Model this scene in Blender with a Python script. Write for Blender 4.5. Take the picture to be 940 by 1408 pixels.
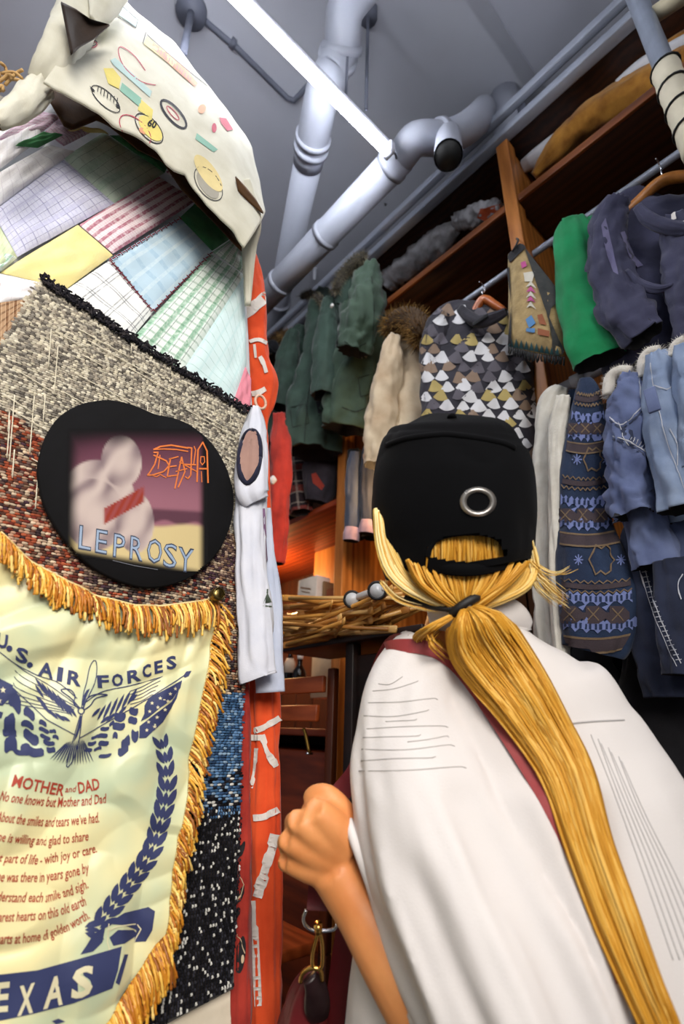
import bpy, bmesh, math, random
from mathutils import Vector, Matrix, noise
from mathutils.bvhtree import BVHTree
random.seed(7)
for o in list(bpy.data.objects): bpy.data.objects.remove(o)
SC = bpy.context.scene
COL = SC.collection
PI = math.pi
# ------------------------------------------------------------------ camera
# world axes: +Y runs down the aisle, +X runs from the aisle into the shelving, +Z up
W, H, F = 940, 1408, 692.0
CAM = Vector((0, 0, 1.28))
_up = Vector((46, 1597, -692)).normalized()
_d1 = Vector((-655, -281, -692)).normalized()
_d1 = (_d1 - _up*_d1.dot(_up)).normalized()
_d2 = _d1.cross(_up)
ROT = Matrix((_d2, _d1, _up))
ROTI = ROT.transposed()
cd = bpy.data.cameras.new('camera'); cam = bpy.data.objects.new('camera', cd); COL.objects.link(cam)
cd.sensor_fit = 'VERTICAL'; cd.sensor_height = 36; cd.lens = 36*F/H; cd.clip_start = .02
cam.matrix_world = Matrix.Translation(CAM) @ ROT.to_4x4()
cd.dof.use_dof = True; cd.dof.focus_distance = .9; cd.dof.aperture_fstop = 3.2
SC.camera = cam
# ------------------------------------------------------------------ light
SC.view_settings.view_transform = 'Standard'; SC.view_settings.look = 'None'
SC.view_settings.gamma = 1; SC.view_settings.use_curve_mapping = False
SC.view_settings.exposure = 0.68
wd = bpy.data.worlds.new('world'); SC.world = wd; wd.use_nodes = True
wd.node_tree.nodes['Background'].inputs[0].default_value = (.90, .94, 1, 1)
wd.node_tree.nodes['Background'].inputs[1].default_value = .17
TUBE_STRENGTH = 50
def spot_area(name, loc, aim, w, h, power, col):
    l = bpy.data.lights.new(name, 'AREA'); l.shape = 'RECTANGLE'; l.size = w; l.size_y = h; l.energy = power; l.color = col; l.spread = math.radians(76)
    o = bpy.data.objects.new(name, l); COL.objects.link(o); o.location = loc
    o.rotation_euler = (Vector(aim)-Vector(loc)).to_track_quat('-Z', 'Y').to_euler(); return o
# added warm fill light behind the camera, brightens the textiles and the person
spot_area('rear_fill_light', (-.75, -1.4, 2.3), (.0, .8, 1.25), 1.2, 1.0, 11.5, (1, .92, .83))
def bulb_light(name, loc, power, col, r=.03):
    l = bpy.data.lights.new(name, 'POINT'); l.energy = power; l.color = col; l.shadow_soft_size = r
    o = bpy.data.objects.new(name, l); COL.objects.link(o); o.location = loc; return o

# ------------------------------------------------------------------ geometry helpers
def ray(px, py): return ROT @ Vector(((px-W/2)/F, (H/2-py)/F, -1))
def P(px, py, d=None, X=None, Y=None, Z=None):
    r = ray(px, py)
    if d is not None: t = d
    elif X is not None: t = (X-CAM.x)/r.x
    elif Y is not None: t = (Y-CAM.y)/r.y
    else: t = (Z-CAM.z)/r.z
    return CAM + r*t
def depth(p): return -(ROTI @ (Vector(p)-CAM)).z
def pix(p):
    c = ROTI @ (Vector(p)-CAM); return (W/2 + F*c.x/-c.z, H/2 - F*c.y/-c.z)

class B:
    "collects vertices, faces, per-vertex uv and colour, face material slots"
    def __init__(s): s.v = []; s.f = []; s.uv = []; s.c = []; s.m = []
    def add(s, vs, fs, uv=None, col=None, m=0):
        o = len(s.v); s.v += [Vector(v) for v in vs]; s.f += [tuple(i+o for i in f) for f in fs]
        s.uv += list(uv) if uv else [(0, 0)]*len(vs); s.c += [col or (1, 1, 1)]*len(vs) if not isinstance(col, list) else col
        s.m += [m]*len(fs)
def link(name, me, parent=None, smooth=True):
    o = bpy.data.objects.new(name, me); COL.objects.link(o)
    if parent: o.parent = parent
    return o
def wloc(o):
    v = Vector((0, 0, 0))
    while o: v += o.location; o = o.parent
    return v
def obj(name, b, mat, parent=None, smooth=True, col=False, kind=None):
    me = bpy.data.meshes.new(name); off = wloc(parent) if parent else Vector((0, 0, 0))
    me.from_pydata([v-off for v in b.v], [], b.f)
    for m in (mat if isinstance(mat, (list, tuple)) else [mat]): me.materials.append(m)
    uvl = me.uv_layers.new(name='UVMap')
    n = len(me.loops); li = [0]*n; me.loops.foreach_get('vertex_index', li)
    fl = []
    for i in li: fl += b.uv[i]
    uvl.data.foreach_set('uv', fl)
    if col:
        a = me.color_attributes.new('Col', 'FLOAT_COLOR', 'POINT'); fl = []
        for c in b.c: fl += [c[0], c[1], c[2], 1]
        a.data.foreach_set('color', fl)
    if any(b.m): me.polygons.foreach_set('material_index', b.m)
    me.polygons.foreach_set('use_smooth', [smooth]*len(me.polygons)); me.update()
    o = link(name, me, parent)
    if kind: o['kind'] = kind
    return o
def thing(name, label, cat, loc=(0, 0, 0), group=None):
    o = bpy.data.objects.new(name, None); o.empty_display_size = .05; COL.objects.link(o); o.location = loc
    return tag(o, label, cat, group)
def tag(o, label, cat, group=None):
    o['label'] = label; o['category'] = cat
    if group: o['group'] = group
    return o
def box(b, c, s, rot=None, m=0, bev=.0, uvs=1):
    c = Vector(c); h = Vector(s)/2; R = rot or Matrix.Identity(3)
    if bev <= 0:
        vs = [c + R @ Vector((x*h.x, y*h.y, z*h.z)) for x in (-1, 1) for y in (-1, 1) for z in (-1, 1)]
        b.add(vs, [(0, 1, 3, 2), (4, 6, 7, 5), (0, 4, 5, 1), (2, 3, 7, 6), (0, 2, 6, 4), (1, 5, 7, 3)], m=m)
    else:
        bm = bmesh.new(); bmesh.ops.create_cube(bm, size=1)
        for v in bm.verts: v.co = Vector((v.co.x*s[0], v.co.y*s[1], v.co.z*s[2]))
        bmesh.ops.bevel(bm, geom=bm.edges[:], offset=bev, segments=2, affect='EDGES', profile=.5)
        bm.verts.index_update()
        b.add([c + R @ v.co for v in bm.verts], [[v.index for v in f.verts] for f in bm.faces], m=m); bm.free()
def basis(p0, p1, hint=Vector((0, 0, 1))):
    z = (Vector(p1)-Vector(p0)).normalized(); x = hint.cross(z)
    if x.length < 1e-4: x = Vector((1, 0, 0)).cross(z)
    x.normalize(); return Matrix((x, z.cross(x), z)).transposed()
def beam(b, p0, p1, w, h, m=0, bev=0, hint=Vector((0, 0, 1))):
    p0 = Vector(p0); p1 = Vector(p1)
    box(b, (p0+p1)/2, (w, h, (p1-p0).length), basis(p0, p1, hint), m, bev)
def cr(p, t):
    "Catmull-Rom through list of tuples/vectors p at t in 0..len-1"
    n = len(p)-1; i = min(int(t), n-1); f = t-i
    a, bb, c, d = p[max(i-1, 0)], p[i], p[i+1], p[min(i+2, n)]
    def q(a, b, c, d): return .5*((2*b)+(-a+c)*f+(2*a-5*b+4*c-d)*f*f+(-a+3*b-3*c+d)*f**3)
    if isinstance(a, (int, float)): return q(a, bb, c, d)
    r = [q(*k) for k in zip(a, bb, c, d)]
    return Vector(r) if len(r) == 3 and isinstance(bb, Vector) else r
def tube(b, pts, r, seg=10, sm=0, m=0, caps=True, col=None, flat=1.0):
    "round tube through pts; r a number or a list; sm = samples per span (0 = polyline)"
    pts = [Vector(p) for p in pts]; rs = r if isinstance(r, (list, tuple)) else [r]*len(pts)
    if sm:
        n = (len(pts)-1)*sm; P2 = [cr(pts, (len(pts)-1)*i/n) for i in range(n+1)]; R2 = [cr(list(rs), (len(pts)-1)*i/n) for i in range(n+1)]
    else: P2, R2 = pts, list(rs)
    vs = []; uv = []; x = None; L = 0
    for i, p in enumerate(P2):
        t = (P2[min(i+1, len(P2)-1)] - P2[max(i-1, 0)]).normalized()
        if x is None:
            x = t.cross(Vector((0, 0, 1)));  x = x if x.length > .05 else t.cross(Vector((1, 0, 0)))
        x = (x - t*x.dot(t)).normalized(); y = t.cross(x)
        if i: L += (p-P2[i-1]).length
        for k in range(seg):
            a = 2*PI*k/seg; vs.append(p + (x*math.cos(a)+y*math.sin(a)*flat)*R2[i]); uv.append((k/seg, L))
    fs = [(i*seg+k, i*seg+(k+1) % seg, (i+1)*seg+(k+1) % seg, (i+1)*seg+k) for i in range(len(P2)-1) for k in range(seg)]
    if caps: fs += [tuple(range(seg-1, -1, -1)), tuple((len(P2)-1)*seg+k for k in range(seg))]
    b.add(vs, fs, uv, col, m)
def keys(ks, ax='X', val=None, rat=.6):
    "pixel keys (px,py,halfwidth_px[,axis value[,ratio]]) -> (centre, half width, half depth) in metres"
    out = []
    for k in ks:
        v = k[3] if len(k) > 3 and k[3] is not None else val; q = k[4] if len(k) > 4 else rat
        c = P(k[0], k[1], **{ax: v}); a = k[2]*depth(c)/F
        out.append((c, a, a*q))
    return out
def loft(b, ks, seg=28, n=36, fold=0.0, ridge=.6, fk=2.2, fl=2.0, seed=0, ends=('cap', 'cap'), exp=2.0, m=0, mi=1, lump=0.0, side=None, disp=None, drape=0.0):
    "elliptical loft through keys; ends: cap / open (a real hollow hem with an inside)"
    N = len(ks)-1; cs = [k[0] for k in ks]; aa = [k[1] for k in ks]; bb = [k[2] for k in ks]
    rings = []; L = 0; prev = None
    tot = sum((cs[i+1]-cs[i]).length for i in range(N))
    for i in range(n+1):
        t = N*i/n; c = cr(cs, t); a = max(cr(aa, t), .001); d = max(cr(bb, t), .001)
        c2 = cr(cs, min(t+.05, N)); c1 = cr(cs, max(t-.05, 0)); T = (c2-c1).normalized()
        if prev is not None: L += (c-prev).length
        prev = c
        vw = side if side is not None else (c-CAM).normalized()
        nn = (vw - T*vw.dot(T))
        nn = nn.normalized() if nn.length > 1e-3 else Vector((0, 1, 0))
        s = T.cross(nn).normalized()
        rings.append((c, a, d, s, nn, T, L))
    def ringpts(R, sc=1.0, off=0):
        c, a, d, s, nn, T, L = R; o = []
        for k in range(seg):
            th = 2*PI*k/seg; cx, sy = math.cos(th), math.sin(th)
            ex = 2/exp; ux = math.copysign(abs(cx)**ex, cx); uy = math.copysign(abs(sy)**ex, sy)
            g = 1.0; mm = min(a, d)
            dr = 0
            if fold:
                q = Vector((cx*fk*1.3, sy*fk*1.3, L*fl*4+seed*7.3)); dr += fold*(noise.noise(q)+.4*noise.noise(q*2.1+Vector((3, 1, seed)))); rg = noise.noise(q*.9+Vector((5, 2, seed*3))); dr -= fold*ridge*max(0, 1-abs(rg)*5)**2; dr = max(dr, -.22*mm)
            if drape: dr += drape*math.sin(th*7+seed+3*noise.noise(Vector((cx, sy, L*3+seed))))*min(1, L/max(tot, .01)*1.3)
            if lump:
                q = Vector((cx*2+seed, sy*2, L*26)); dr += lump*(abs(noise.noise(q))*2-.5)
            o.append(c + T*off + s*ux*(a+dr)*sc + nn*uy*(d+dr)*sc)
        return o
    vs = []; uv = []; fs = []; ms = []
    def push(pts, L):
        i0 = len(vs); vs.extend(pts); uv.extend([(k/seg, L) for k in range(seg)]); return i0
    seq = []
    if ends[0] == 'open':
        ii = [i for i, R in enumerate(rings) if R[6] >= min(.03, tot*.12)][0]; seq.append((ringpts(rings[ii], .66), 0, 1)); seq.append((ringpts(rings[0], .9, .002), 0, 1))
    for R in rings: seq.append((ringpts(R), R[6], 0))
    if ends[1] == 'open':
        ii = [i for i, R in enumerate(rings) if R[6] <= L-min(.03, tot*.12)][-1]; seq.append((ringpts(rings[-1], .93, 0), L, 1)); seq.append((ringpts(rings[ii], .66), L, 1))
    ids = [push(p, l) for p, l, q in seq]
    for i in range(len(ids)-1):
        mm = mi if (seq[i][2] or seq[i+1][2]) else m
        for k in range(seg):
            fs.append((ids[i]+k, ids[i]+(k+1) % seg, ids[i+1]+(k+1) % seg, ids[i+1]+k)); ms.append(mm)
    for e, idx, q in ((ends[0], ids[0], -1), (ends[1], ids[-1], 1)):
        c = sum((vs[idx+k] for k in range(seg)), Vector())/seg; vs.append(c); uv.append((.5, 0)); j = len(vs)-1
        for k in range(seg):
            fs.append((idx+k, idx+(k+1) % seg, j) if q > 0 else (j, idx+(k+1) % seg, idx+k)); ms.append(mi if e == 'open' else m)
    o = len(b.v); b.v += vs; b.uv += uv; b.c += [(1, 1, 1)]*len(vs); b.f += [tuple(i+o for i in f) for f in fs]; b.m += ms
def fur(b, path, r, n, ln, seed=1, cols=None, droop=.2):
    rnd = random.Random(seed); N = len(path)-1
    for i in range(n):
        t = rnd.random()*N; c = cr([Vector(p) for p in path], t)
        rr = r if not isinstance(r, (list, tuple)) else cr(list(r), t)
        d = Vector((rnd.gauss(0, 1), rnd.gauss(0, 1), rnd.gauss(0, 1))).normalized()
        p = c + d*rr*.8; tip = p + (d + Vector((rnd.gauss(0, .35), rnd.gauss(0, .35), rnd.gauss(0, .35)-droop)))*ln*rnd.uniform(.6, 1.3)
        s = d.cross(Vector((rnd.random(), rnd.random(), rnd.random()))).normalized()*ln*.06
        col = rnd.choice(cols) if cols else None
        b.add([p-s, p+s, tip+s*.15, tip-s*.15], [(0, 1, 2, 3)], None, col)
def grid(b, fn, nu, nv, uvs=(1, 1), m=0, flip=False):
    vs = []; uv = []
    for j in range(nv+1):
        for i in range(nu+1): vs.append(fn(i/nu, j/nv)); uv.append((i/nu*uvs[0], j/nv*uvs[1]))
    q = nu+1; fs = [(j*q+i, j*q+i+1, (j+1)*q+i+1, (j+1)*q+i) for j in range(nv) for i in range(nu)]
    if flip: fs = [f[::-1] for f in fs]
    b.add(vs, fs, uv, None, m)
def bil(c, u, v):
    "bilinear in 4 tuples: c00 c10 c11 c01"
    return tuple(c[0][k]*(1-u)*(1-v)+c[1][k]*u*(1-v)+c[2][k]*u*v+c[3][k]*(1-u)*v for k in range(len(c[0])))
def pl(pts, t):
    "point at parameter 0..1 (by length) on a pixel polyline"
    ls = [math.dist(pts[i], pts[i+1]) for i in range(len(pts)-1)]; s = t*sum(ls)
    for i, l in enumerate(ls):
        if s <= l or i == len(ls)-1:
            f = s/max(l, 1e-6); return tuple(pts[i][k]+(pts[i+1][k]-pts[i][k])*f for k in range(len(pts[0])))
        s -= l
def sheet(b, bot, top, depth_fn, nu=60, nv=30, thick=.003, m=0, mi=0, uvs=(1, 1)):
    "cloth sheet between two outlines; depth_fn(u, v, px, py) -> world point; real thickness"
    def f(u, v):
        a = pl(bot, u); c = pl(top, u); x, y = a[0]+(c[0]-a[0])*v, a[1]+(c[1]-a[1])*v
        return depth_fn(u, v, x, y)
    grid(b, f, nu, nv, uvs, m)
    grid(b, lambda u, v: f(u, v)+Vector((0, thick, 0)), nu, nv, uvs, mi, True)
    o = len(b.v)-2*(nu+1)*(nv+1); q = nu+1; s = q*(nv+1)
    rim = [i for i in range(q)] + [j*q+nu for j in range(1, nv+1)] + [nv*q+i for i in range(nu-1, -1, -1)] + [j*q for j in range(nv-1, 0, -1)]
    for i in range(len(rim)):
        a, c = rim[i], rim[(i+1) % len(rim)]; b.f.append((o+a, o+s+a, o+s+c, o+c)); b.m.append(m)
def bvh(*objs):
    vs = []; fs = []
    for o in objs:
        L = wloc(o); k = len(vs); vs += [v.co+L for v in o.data.vertices]; fs += [tuple(i+k for i in p.vertices) for p in o.data.polygons]
    return BVHTree.FromPolygons(vs, fs)
def stroke(pts, w, w2=None):
    out = []; n = len(pts)-1
    for i in range(n):
        a, c = pts[i], pts[i+1]; dx, dy = c[0]-a[0], c[1]-a[1]; l = math.hypot(dx, dy) or 1
        wa = w if w2 is None else w+(w2-w)*i/n; wb = w if w2 is None else w+(w2-w)*(i+1)/n
        nx, ny = -dy/l/2, dx/l/2; ex, ey = dx/l*w*.25, dy/l*w*.25
        out.append([(a[0]-ex+nx*wa, a[1]-ey+ny*wa), (c[0]+ex+nx*wb, c[1]+ey+ny*wb), (c[0]+ex-nx*wb, c[1]+ey-ny*wb), (a[0]-ex-nx*wa, a[1]-ey-ny*wa)])
    return out
def smoothpl(pts, n=24): return [tuple(cr(list(map(tuple, pts)), (len(pts)-1)*i/n)) for i in range(n+1)]
def ell(cx, cy, rx, ry, rot=0, n=20, a0=0, a1=2*PI):
    c, s = math.cos(rot), math.sin(rot)
    return [(cx+rx*math.cos(t)*c-ry*math.sin(t)*s, cy+rx*math.cos(t)*s+ry*math.sin(t)*c) for t in [a0+(a1-a0)*i/n for i in range(n+(a1-a0 < 6.28))]]
def leaf(cx, cy, ang, l, w):
    c, s = math.cos(ang), math.sin(ang); o = []
    for t, q in ((-.5, 0), (-.25, .42), (.05, .5), (.3, .33), (.5, 0), (.3, -.33), (.05, -.5), (-.25, -.42)):
        o.append((cx+t*l*c-q*w*s, cy+t*l*s+q*w*c))
    return o
_tc = {}
def text_tris(s, bold=0.0, shear=0.0):
    k = (s, bold, shear)
    if k not in _tc:
        cu = bpy.data.curves.new('t', 'FONT'); cu.body = s; cu.size = 1; cu.offset = bold; cu.shear = shear; cu.resolution_u = 2
        o = bpy.data.objects.new('t', cu); COL.objects.link(o); dg = bpy.context.evaluated_depsgraph_get(); dg.update()
        me = bpy.data.meshes.new_from_object(o.evaluated_get(dg)); me.calc_loop_triangles()
        v = [(q.co.x, q.co.y) for q in me.vertices]; tr = [[v[i] for i in t.vertices] for t in me.loop_triangles]
        bpy.data.objects.remove(o); bpy.data.curves.remove(cu); bpy.data.meshes.remove(me); _tc[k] = tr
    return _tc[k]
def text_px(s, base, h, bold=0.0, shear=0.0, upv=None, spread=True, sx=None):
    "text on a pixel baseline polyline: letters h px tall, fitted to the baseline's length"
    tr = text_tris(s, bold, shear); xs = [p[0] for t in tr for p in t]; x0, x1 = min(xs), max(xs); out = []
    for t in tr:
        q = []
        for x, y in t:
            u = (x-x0)/(x1-x0); a = pl(base, u); e = .01; c0 = pl(base, max(u-e, 0)); c1 = pl(base, min(u+e, 1))
            dx, dy = c1[0]-c0[0], c1[1]-c0[1]; l = math.hypot(dx, dy) or 1
            nx, ny = (dy/l, -dx/l) if upv is None else upv
            q.append((a[0]+nx*y/.7*h, a[1]+ny*y/.7*h))
        out.append(q)
    return out
def decal(name, polys, tgt, mat, parent, off=.0012, res=7, kind=None, plane=None):
    "flat print: pixel polygons laid on a real surface"
    bm = bmesh.new()
    for p in polys:
        vs = [bm.verts.new((x, y, 0)) for x, y in p]
        try: bm.faces.new(vs)
        except ValueError: pass
    bmesh.ops.triangulate(bm, faces=[f for f in bm.faces if len(f.verts) > 4])
    for it in range(5):
        es = [e for e in bm.edges if e.calc_length() > res]
        if not es: break
        bmesh.ops.subdivide_edges(bm, edges=es, cuts=1)
    bmesh.ops.triangulate(bm, faces=bm.faces[:])
    b = B(); bad = set(); bm.verts.index_update()
    for v in bm.verts:
        r = ray(v.co.x, v.co.y).normalized(); hit = tgt.ray_cast(CAM, r)
        if hit[0] is None: bad.add(v.index); b.v.append(Vector((0, 0, 0)))
        else:
            nn = hit[1];  nn = -nn if nn.dot(r) > 0 else nn
            b.v.append(hit[0] + nn*off)
        b.uv.append((v.co.x*.01, -v.co.y*.01)); b.c.append((1, 1, 1))
    for f in bm.faces:
        ii = [v.index for v in f.verts]
        if any(i in bad for i in ii): continue
        a, c, d = (b.v[i] for i in ii)
        if max((a-c).length, (c-d).length, (a-d).length) > .09: continue
        if (c-a).cross(d-a).dot(a-CAM) > 0: ii.reverse()
        b.f.append(tuple(ii)); b.m.append(0)
    bm.free()
    if not b.f: print('EMPTY decal', name); return None
    if kind is None and (len(polys) > 1 or name == 'dark_side_panel'): kind = 'stuff'
    return obj(name, b, mat, parent, kind=kind)
def apply_mods(o):
    dg = bpy.context.evaluated_depsgraph_get(); dg.update(); me = bpy.data.meshes.new_from_object(o.evaluated_get(dg))
    o.modifiers.clear(); o.data = me; return o
def remesh(o, vox, smooth=2, fac=.5):
    m = o.modifiers.new('r', 'REMESH'); m.mode = 'VOXEL'; m.voxel_size = vox; m.use_smooth_shade = True
    if smooth: s = o.modifiers.new('s', 'SMOOTH'); s.iterations = smooth; s.factor = fac
    return apply_mods(o)

# ------------------------------------------------------------------ materials
def lin(h):
    if isinstance(h, str):
        h = h.lstrip('#'); c = [int(h[i:i+2], 16)/255 for i in (0, 2, 4)]
    else: c = h
    return tuple(x/12.92 if x <= .04045 else ((x+.055)/1.055)**2.4 for x in c)
class NT:
    def __init__(s, name, rough=.8, metal=0):
        s.mat = bpy.data.materials.new(name); s.mat.use_nodes = True; s.t = s.mat.node_tree; s.b = s.t.nodes['Principled BSDF']
        s.b.inputs['Roughness'].default_value = rough; s.b.inputs['Metallic'].default_value = metal
    def n(s, ty, **k):
        x = s.t.nodes.new(ty)
        for a, v in k.items(): setattr(x, a, v)
        return x
    def l(s, a, b): s.t.links.new(a, b)
    def val(s, sock, v):
        if hasattr(v, 'is_output') or hasattr(v, 'links'): s.l(v, sock)
        else: sock.default_value = v
    def math(s, op, a, b=0.0):
        x = s.n('ShaderNodeMath', operation=op); s.val(x.inputs[0], a); s.val(x.inputs[1], b); return x.outputs[0]
    def mix(s, f, a, b):
        x = s.n('ShaderNodeMix', data_type='RGBA'); s.val(x.inputs[0], f)
        for k, v in ((6, a), (7, b)):
            if isinstance(v, tuple): x.inputs[k].default_value = (*v[:3], 1)
            else: s.l(v, x.inputs[k])
        return x.outputs[2]
    def noise(s, vec, scale, detail=4, rough=.55):
        x = s.n('ShaderNodeTexNoise'); x.inputs['Scale'].default_value = scale; x.inputs['Detail'].default_value = detail
        x.inputs['Roughness'].default_value = rough
        if vec is not None: s.l(vec, x.inputs['Vector'])
        return x.outputs['Fac']
    def ramp(s, f, a, b):
        x = s.n('ShaderNodeMapRange'); s.val(x.inputs[0], f); x.inputs[1].default_value = a; x.inputs[2].default_value = b; return x.outputs[0]
    def coord(s, kind='Object', scale=(1, 1, 1)):
        c = s.n('ShaderNodeTexCoord'); m = s.n('ShaderNodeMapping'); s.l(c.outputs[kind], m.inputs[0]); m.inputs['Scale'].default_value = scale
        return m.outputs[0]
    def color(s, c): 
        if isinstance(c, tuple): s.b.inputs['Base Color'].default_value = (*c[:3], 1)
        else: s.l(c, s.b.inputs['Base Color'])
    def bump(s, h, st=.3, dist=.003):
        x = s.n('ShaderNodeBump'); x.inputs['Strength'].default_value = st; x.inputs['Distance'].default_value = dist
        s.l(h, x.inputs['Height']); s.l(x.outputs[0], s.b.inputs['Normal'])
def cloth(name, c1, c2=None, scale=30, weave=900, bump=.25, rough=.85, sheen=.15):
    m = NT(name, rough); v = m.coord(); c1 = lin(c1); c2 = lin(c2) if c2 else tuple(x*.72 for x in c1)
    f = m.noise(v, scale, 6); f = m.ramp(f, .35, .68); m.color(m.mix(f, c1, c2))
    h = m.math('ADD', m.math('MULTIPLY', m.noise(v, weave, 1), .5), m.noise(v, scale*3, 3)); m.bump(h, bump, .002)
    m.b.inputs['Sheen Weight'].default_value = sheen; m.b.inputs['Specular IOR Level'].default_value = .2
    return m.mat
def plain(name, c, rough=.5, metal=0, var=.15, scale=40, bump=0.0, stretch=(1, 1, 1)):
    m = NT(name, rough, metal); v = m.coord('Object', stretch); c = lin(c)
    m.color(m.mix(m.noise(v, scale, 5), c, tuple(x*(1-var*2) for x in c)))
    if bump: m.bump(m.noise(v, scale*2, 4), bump)
    return m.mat
def wood(name, c1, c2, axis='Y', rough=.45):
    st = {'X': (1, 9, 9), 'Y': (9, 1, 9), 'Z': (9, 9, 1)}[axis]; m = NT(name, rough); v = m.coord('Object', st)
    f = m.noise(v, 5, 8, .65); w = m.n('ShaderNodeTexWave'); w.inputs['Scale'].default_value = 1.1; w.inputs['Distortion'].default_value = 9
    w.inputs['Detail'].default_value = 3; m.l(v, w.inputs['Vector'])
    m.color(m.mix(m.ramp(m.math('ADD', m.math('MULTIPLY', w.outputs['Fac'], .4), f), .4, .95), lin(c1), lin(c2))); m.bump(f, .15, .002)
    return m.mat
def plaid(name, base, layers, rough=.85, quilt=None):
    "woven checks in UV space; layers = (axis, frequency, width, phase, colour, opacity)"
    m = NT(name, rough); c = m.n('ShaderNodeTexCoord'); sp = m.n('ShaderNodeSeparateXYZ'); m.l(c.outputs['UV'], sp.inputs[0])
    col = lin(base)
    nz = m.noise(m.coord(), 140, 3)
    for ax, fr, wd_, ph, cc, op in layers:
        q = sp.outputs[0] if ax == 'u' else sp.outputs[1]
        q = m.math('ADD', m.math('MULTIPLY', q, fr), ph); q = m.math('FRACT', q); q = m.math('LESS_THAN', q, wd_)
        q = m.math('MULTIPLY', q, m.math('MULTIPLY', m.ramp(nz, .2, .55), op)); col = m.mix(q, col, lin(cc))
    m.color(col); h = m.noise(m.coord('Object'), 55, 4); m.bump(h, .5, .004); m.b.inputs['Specular IOR Level'].default_value = .15
    return m.mat
def vcol(name, rough=.8, bump=.2, scale=200, spec=.2, jitter=0.0):
    m = NT(name, rough); a = m.n('ShaderNodeVertexColor', layer_name='Col'); v = m.coord()
    m.color(m.mix(m.math('MULTIPLY', m.noise(v, scale, 3), .45), a.outputs[0], (.02, .02, .02)) if jitter else a.outputs[0])
    m.bump(m.noise(v, scale, 3), bump, .002); m.b.inputs['Specular IOR Level'].default_value = spec; return m.mat
def emit(name, c, s):
    m = NT(name); m.b.inputs['Emission Color'].default_value = (*lin(c), 1); m.b.inputs['Emission Strength'].default_value = s; m.color(lin(c)); return m.mat
def metal(name, c, rough=.3): return plain(name, c, rough, 1, .1, 60)
def hairmat(name, c1, c2, c3):
    m = NT(name, .6); c = m.n('ShaderNodeTexCoord'); mp = m.n('ShaderNodeMapping'); m.l(c.outputs['UV'], mp.inputs[0]); mp.inputs['Scale'].default_value = (46, 2.2, 1)
    f = m.noise(mp.outputs[0], 2.0, 6, .6); col = m.mix(m.ramp(f, .3, .5), lin(c1), lin(c2)); col = m.mix(m.ramp(f, .52, .72), col, lin(c3)); m.color(col)
    m.bump(f, .55, .004); m.b.inputs['Specular IOR Level'].default_value = .2; return m.mat
# ================================================================== SETTING
XS = 1.15            # front face of the shelving
ZC = 3.75            # ceiling
m_ceil = plain('painted_concrete', '#c6c8d2', .8, 0, .08, 3, .12)
m_white = plain('white_paint', '#c9ccd6', .45, 0, .05, 12)
m_pipe = plain('pipe_paint', '#adb1bd', .4, 0, .06, 10, .05)
m_dark = plain('black_rubber', '#0b0b0d', .6, 0, .1)
m_grey = plain('grey_paint', '#6d7180', .5, 0, .1, 20)
m_rail = plain('galvanised_rail', '#aab0be', .4, .25, .1, 30)
m_steel = metal('chrome', '#d5d8e0', .22)
m_wood = wood('shelf_wood', '#42210d', '#2a1407', 'Y'); m_edge = wood('edge_wood', '#8a4c1e', '#643212', 'Y')
m_woodz = wood('post_wood', '#c67e3a', '#96561f', 'Z')
m_woodback = wood('back_board', '#44210e', '#2a1308', 'Z', .6)
m_redwood = wood('red_wood', '#8f3a16', '#64240d', 'Y', .4)
def struct(name, b, mat, smooth=False):
    o = obj(name, b, mat, None, smooth); o['kind'] = 'structure'; return o
b = B(); box(b, (.3, 1.2, -.02), (5.2, 6.4, .04)); struct('floor', b, plain('floor_vinyl', '#4a4642', .5, 0, .15, 6))
b = B(); box(b, (.3, 1.2, ZC+.04), (5.2, 6.4, .08)); struct('ceiling', b, m_ceil)
b = B(); box(b, (2.0, 1.2, ZC/2), (.06, 6.4, ZC)); struct('wall_right', b, plain('wall_paint_dark', '#4c4540', .8, 0, .1, 6))
b = B(); box(b, (.3, 4.3, ZC/2), (5.2, .06, ZC)); struct('wall_back', b, plain('wall_paint', '#77798a', .8, 0, .1, 6))
b = B(); box(b, (-1.0, .865, 1.16), (2.76, .07, 2.32)); struct('wall_left', b, plain('partition_board', '#8b8478', .8, 0, .1, 8))
b = B(); box(b, (.95, -.38, ZC-.02), (2.1, 1.56, .04), bev=.008); struct('trim_1', b, plain('beam_paint', '#b6b8c4', .8, 0, .06, 4, .08))

# ---- fluorescent lights
m_tube = emit('fluorescent_tube', '#f4f7ff', TUBE_STRENGTH)
def strip_light(loc, label):
    t = thing('ceiling_light', label, 'light', loc)
    x0 = loc[0]; L = 1.24
    b = B(); box(b, (x0-L/2, loc[1], loc[2]+.03), (L, .022, .03), bev=.005); obj('housing', b, m_white, t)
    b = B(); tube(b, [(x0-L+.02, loc[1], loc[2]-.006), (x0-.025, loc[1], loc[2]-.006)], .0165, 14); obj('tube', b, m_tube, t)
    for xx in (x0-.012, x0-L+.012):
        b = B(); box(b, (xx, loc[1], loc[2]+.008), (.022, .04, .05), bev=.005); obj('end_cap', b, m_white, t)
    for xx in (x0-.2, x0-L+.2): b = B(); tube(b, [(xx, loc[1], loc[2]+.045), (xx, loc[1], ZC)], .004, 8); obj('hanging_rod', b, m_grey, t)
    b = B(); tube(b, [(x0-.005, loc[1], loc[2]+.02), (x0+.02, loc[1], loc[2]+.022), (x0+.035, loc[1]+.01, loc[2]+.03)], .004, 6); obj('power_lead', b, m_grey, t)
    return t
pe = P(538, 212, Z=3.0)
strip_light((pe.x, pe.y, 3.0), 'lit white fluorescent strip light hanging below the ceiling')
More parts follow.
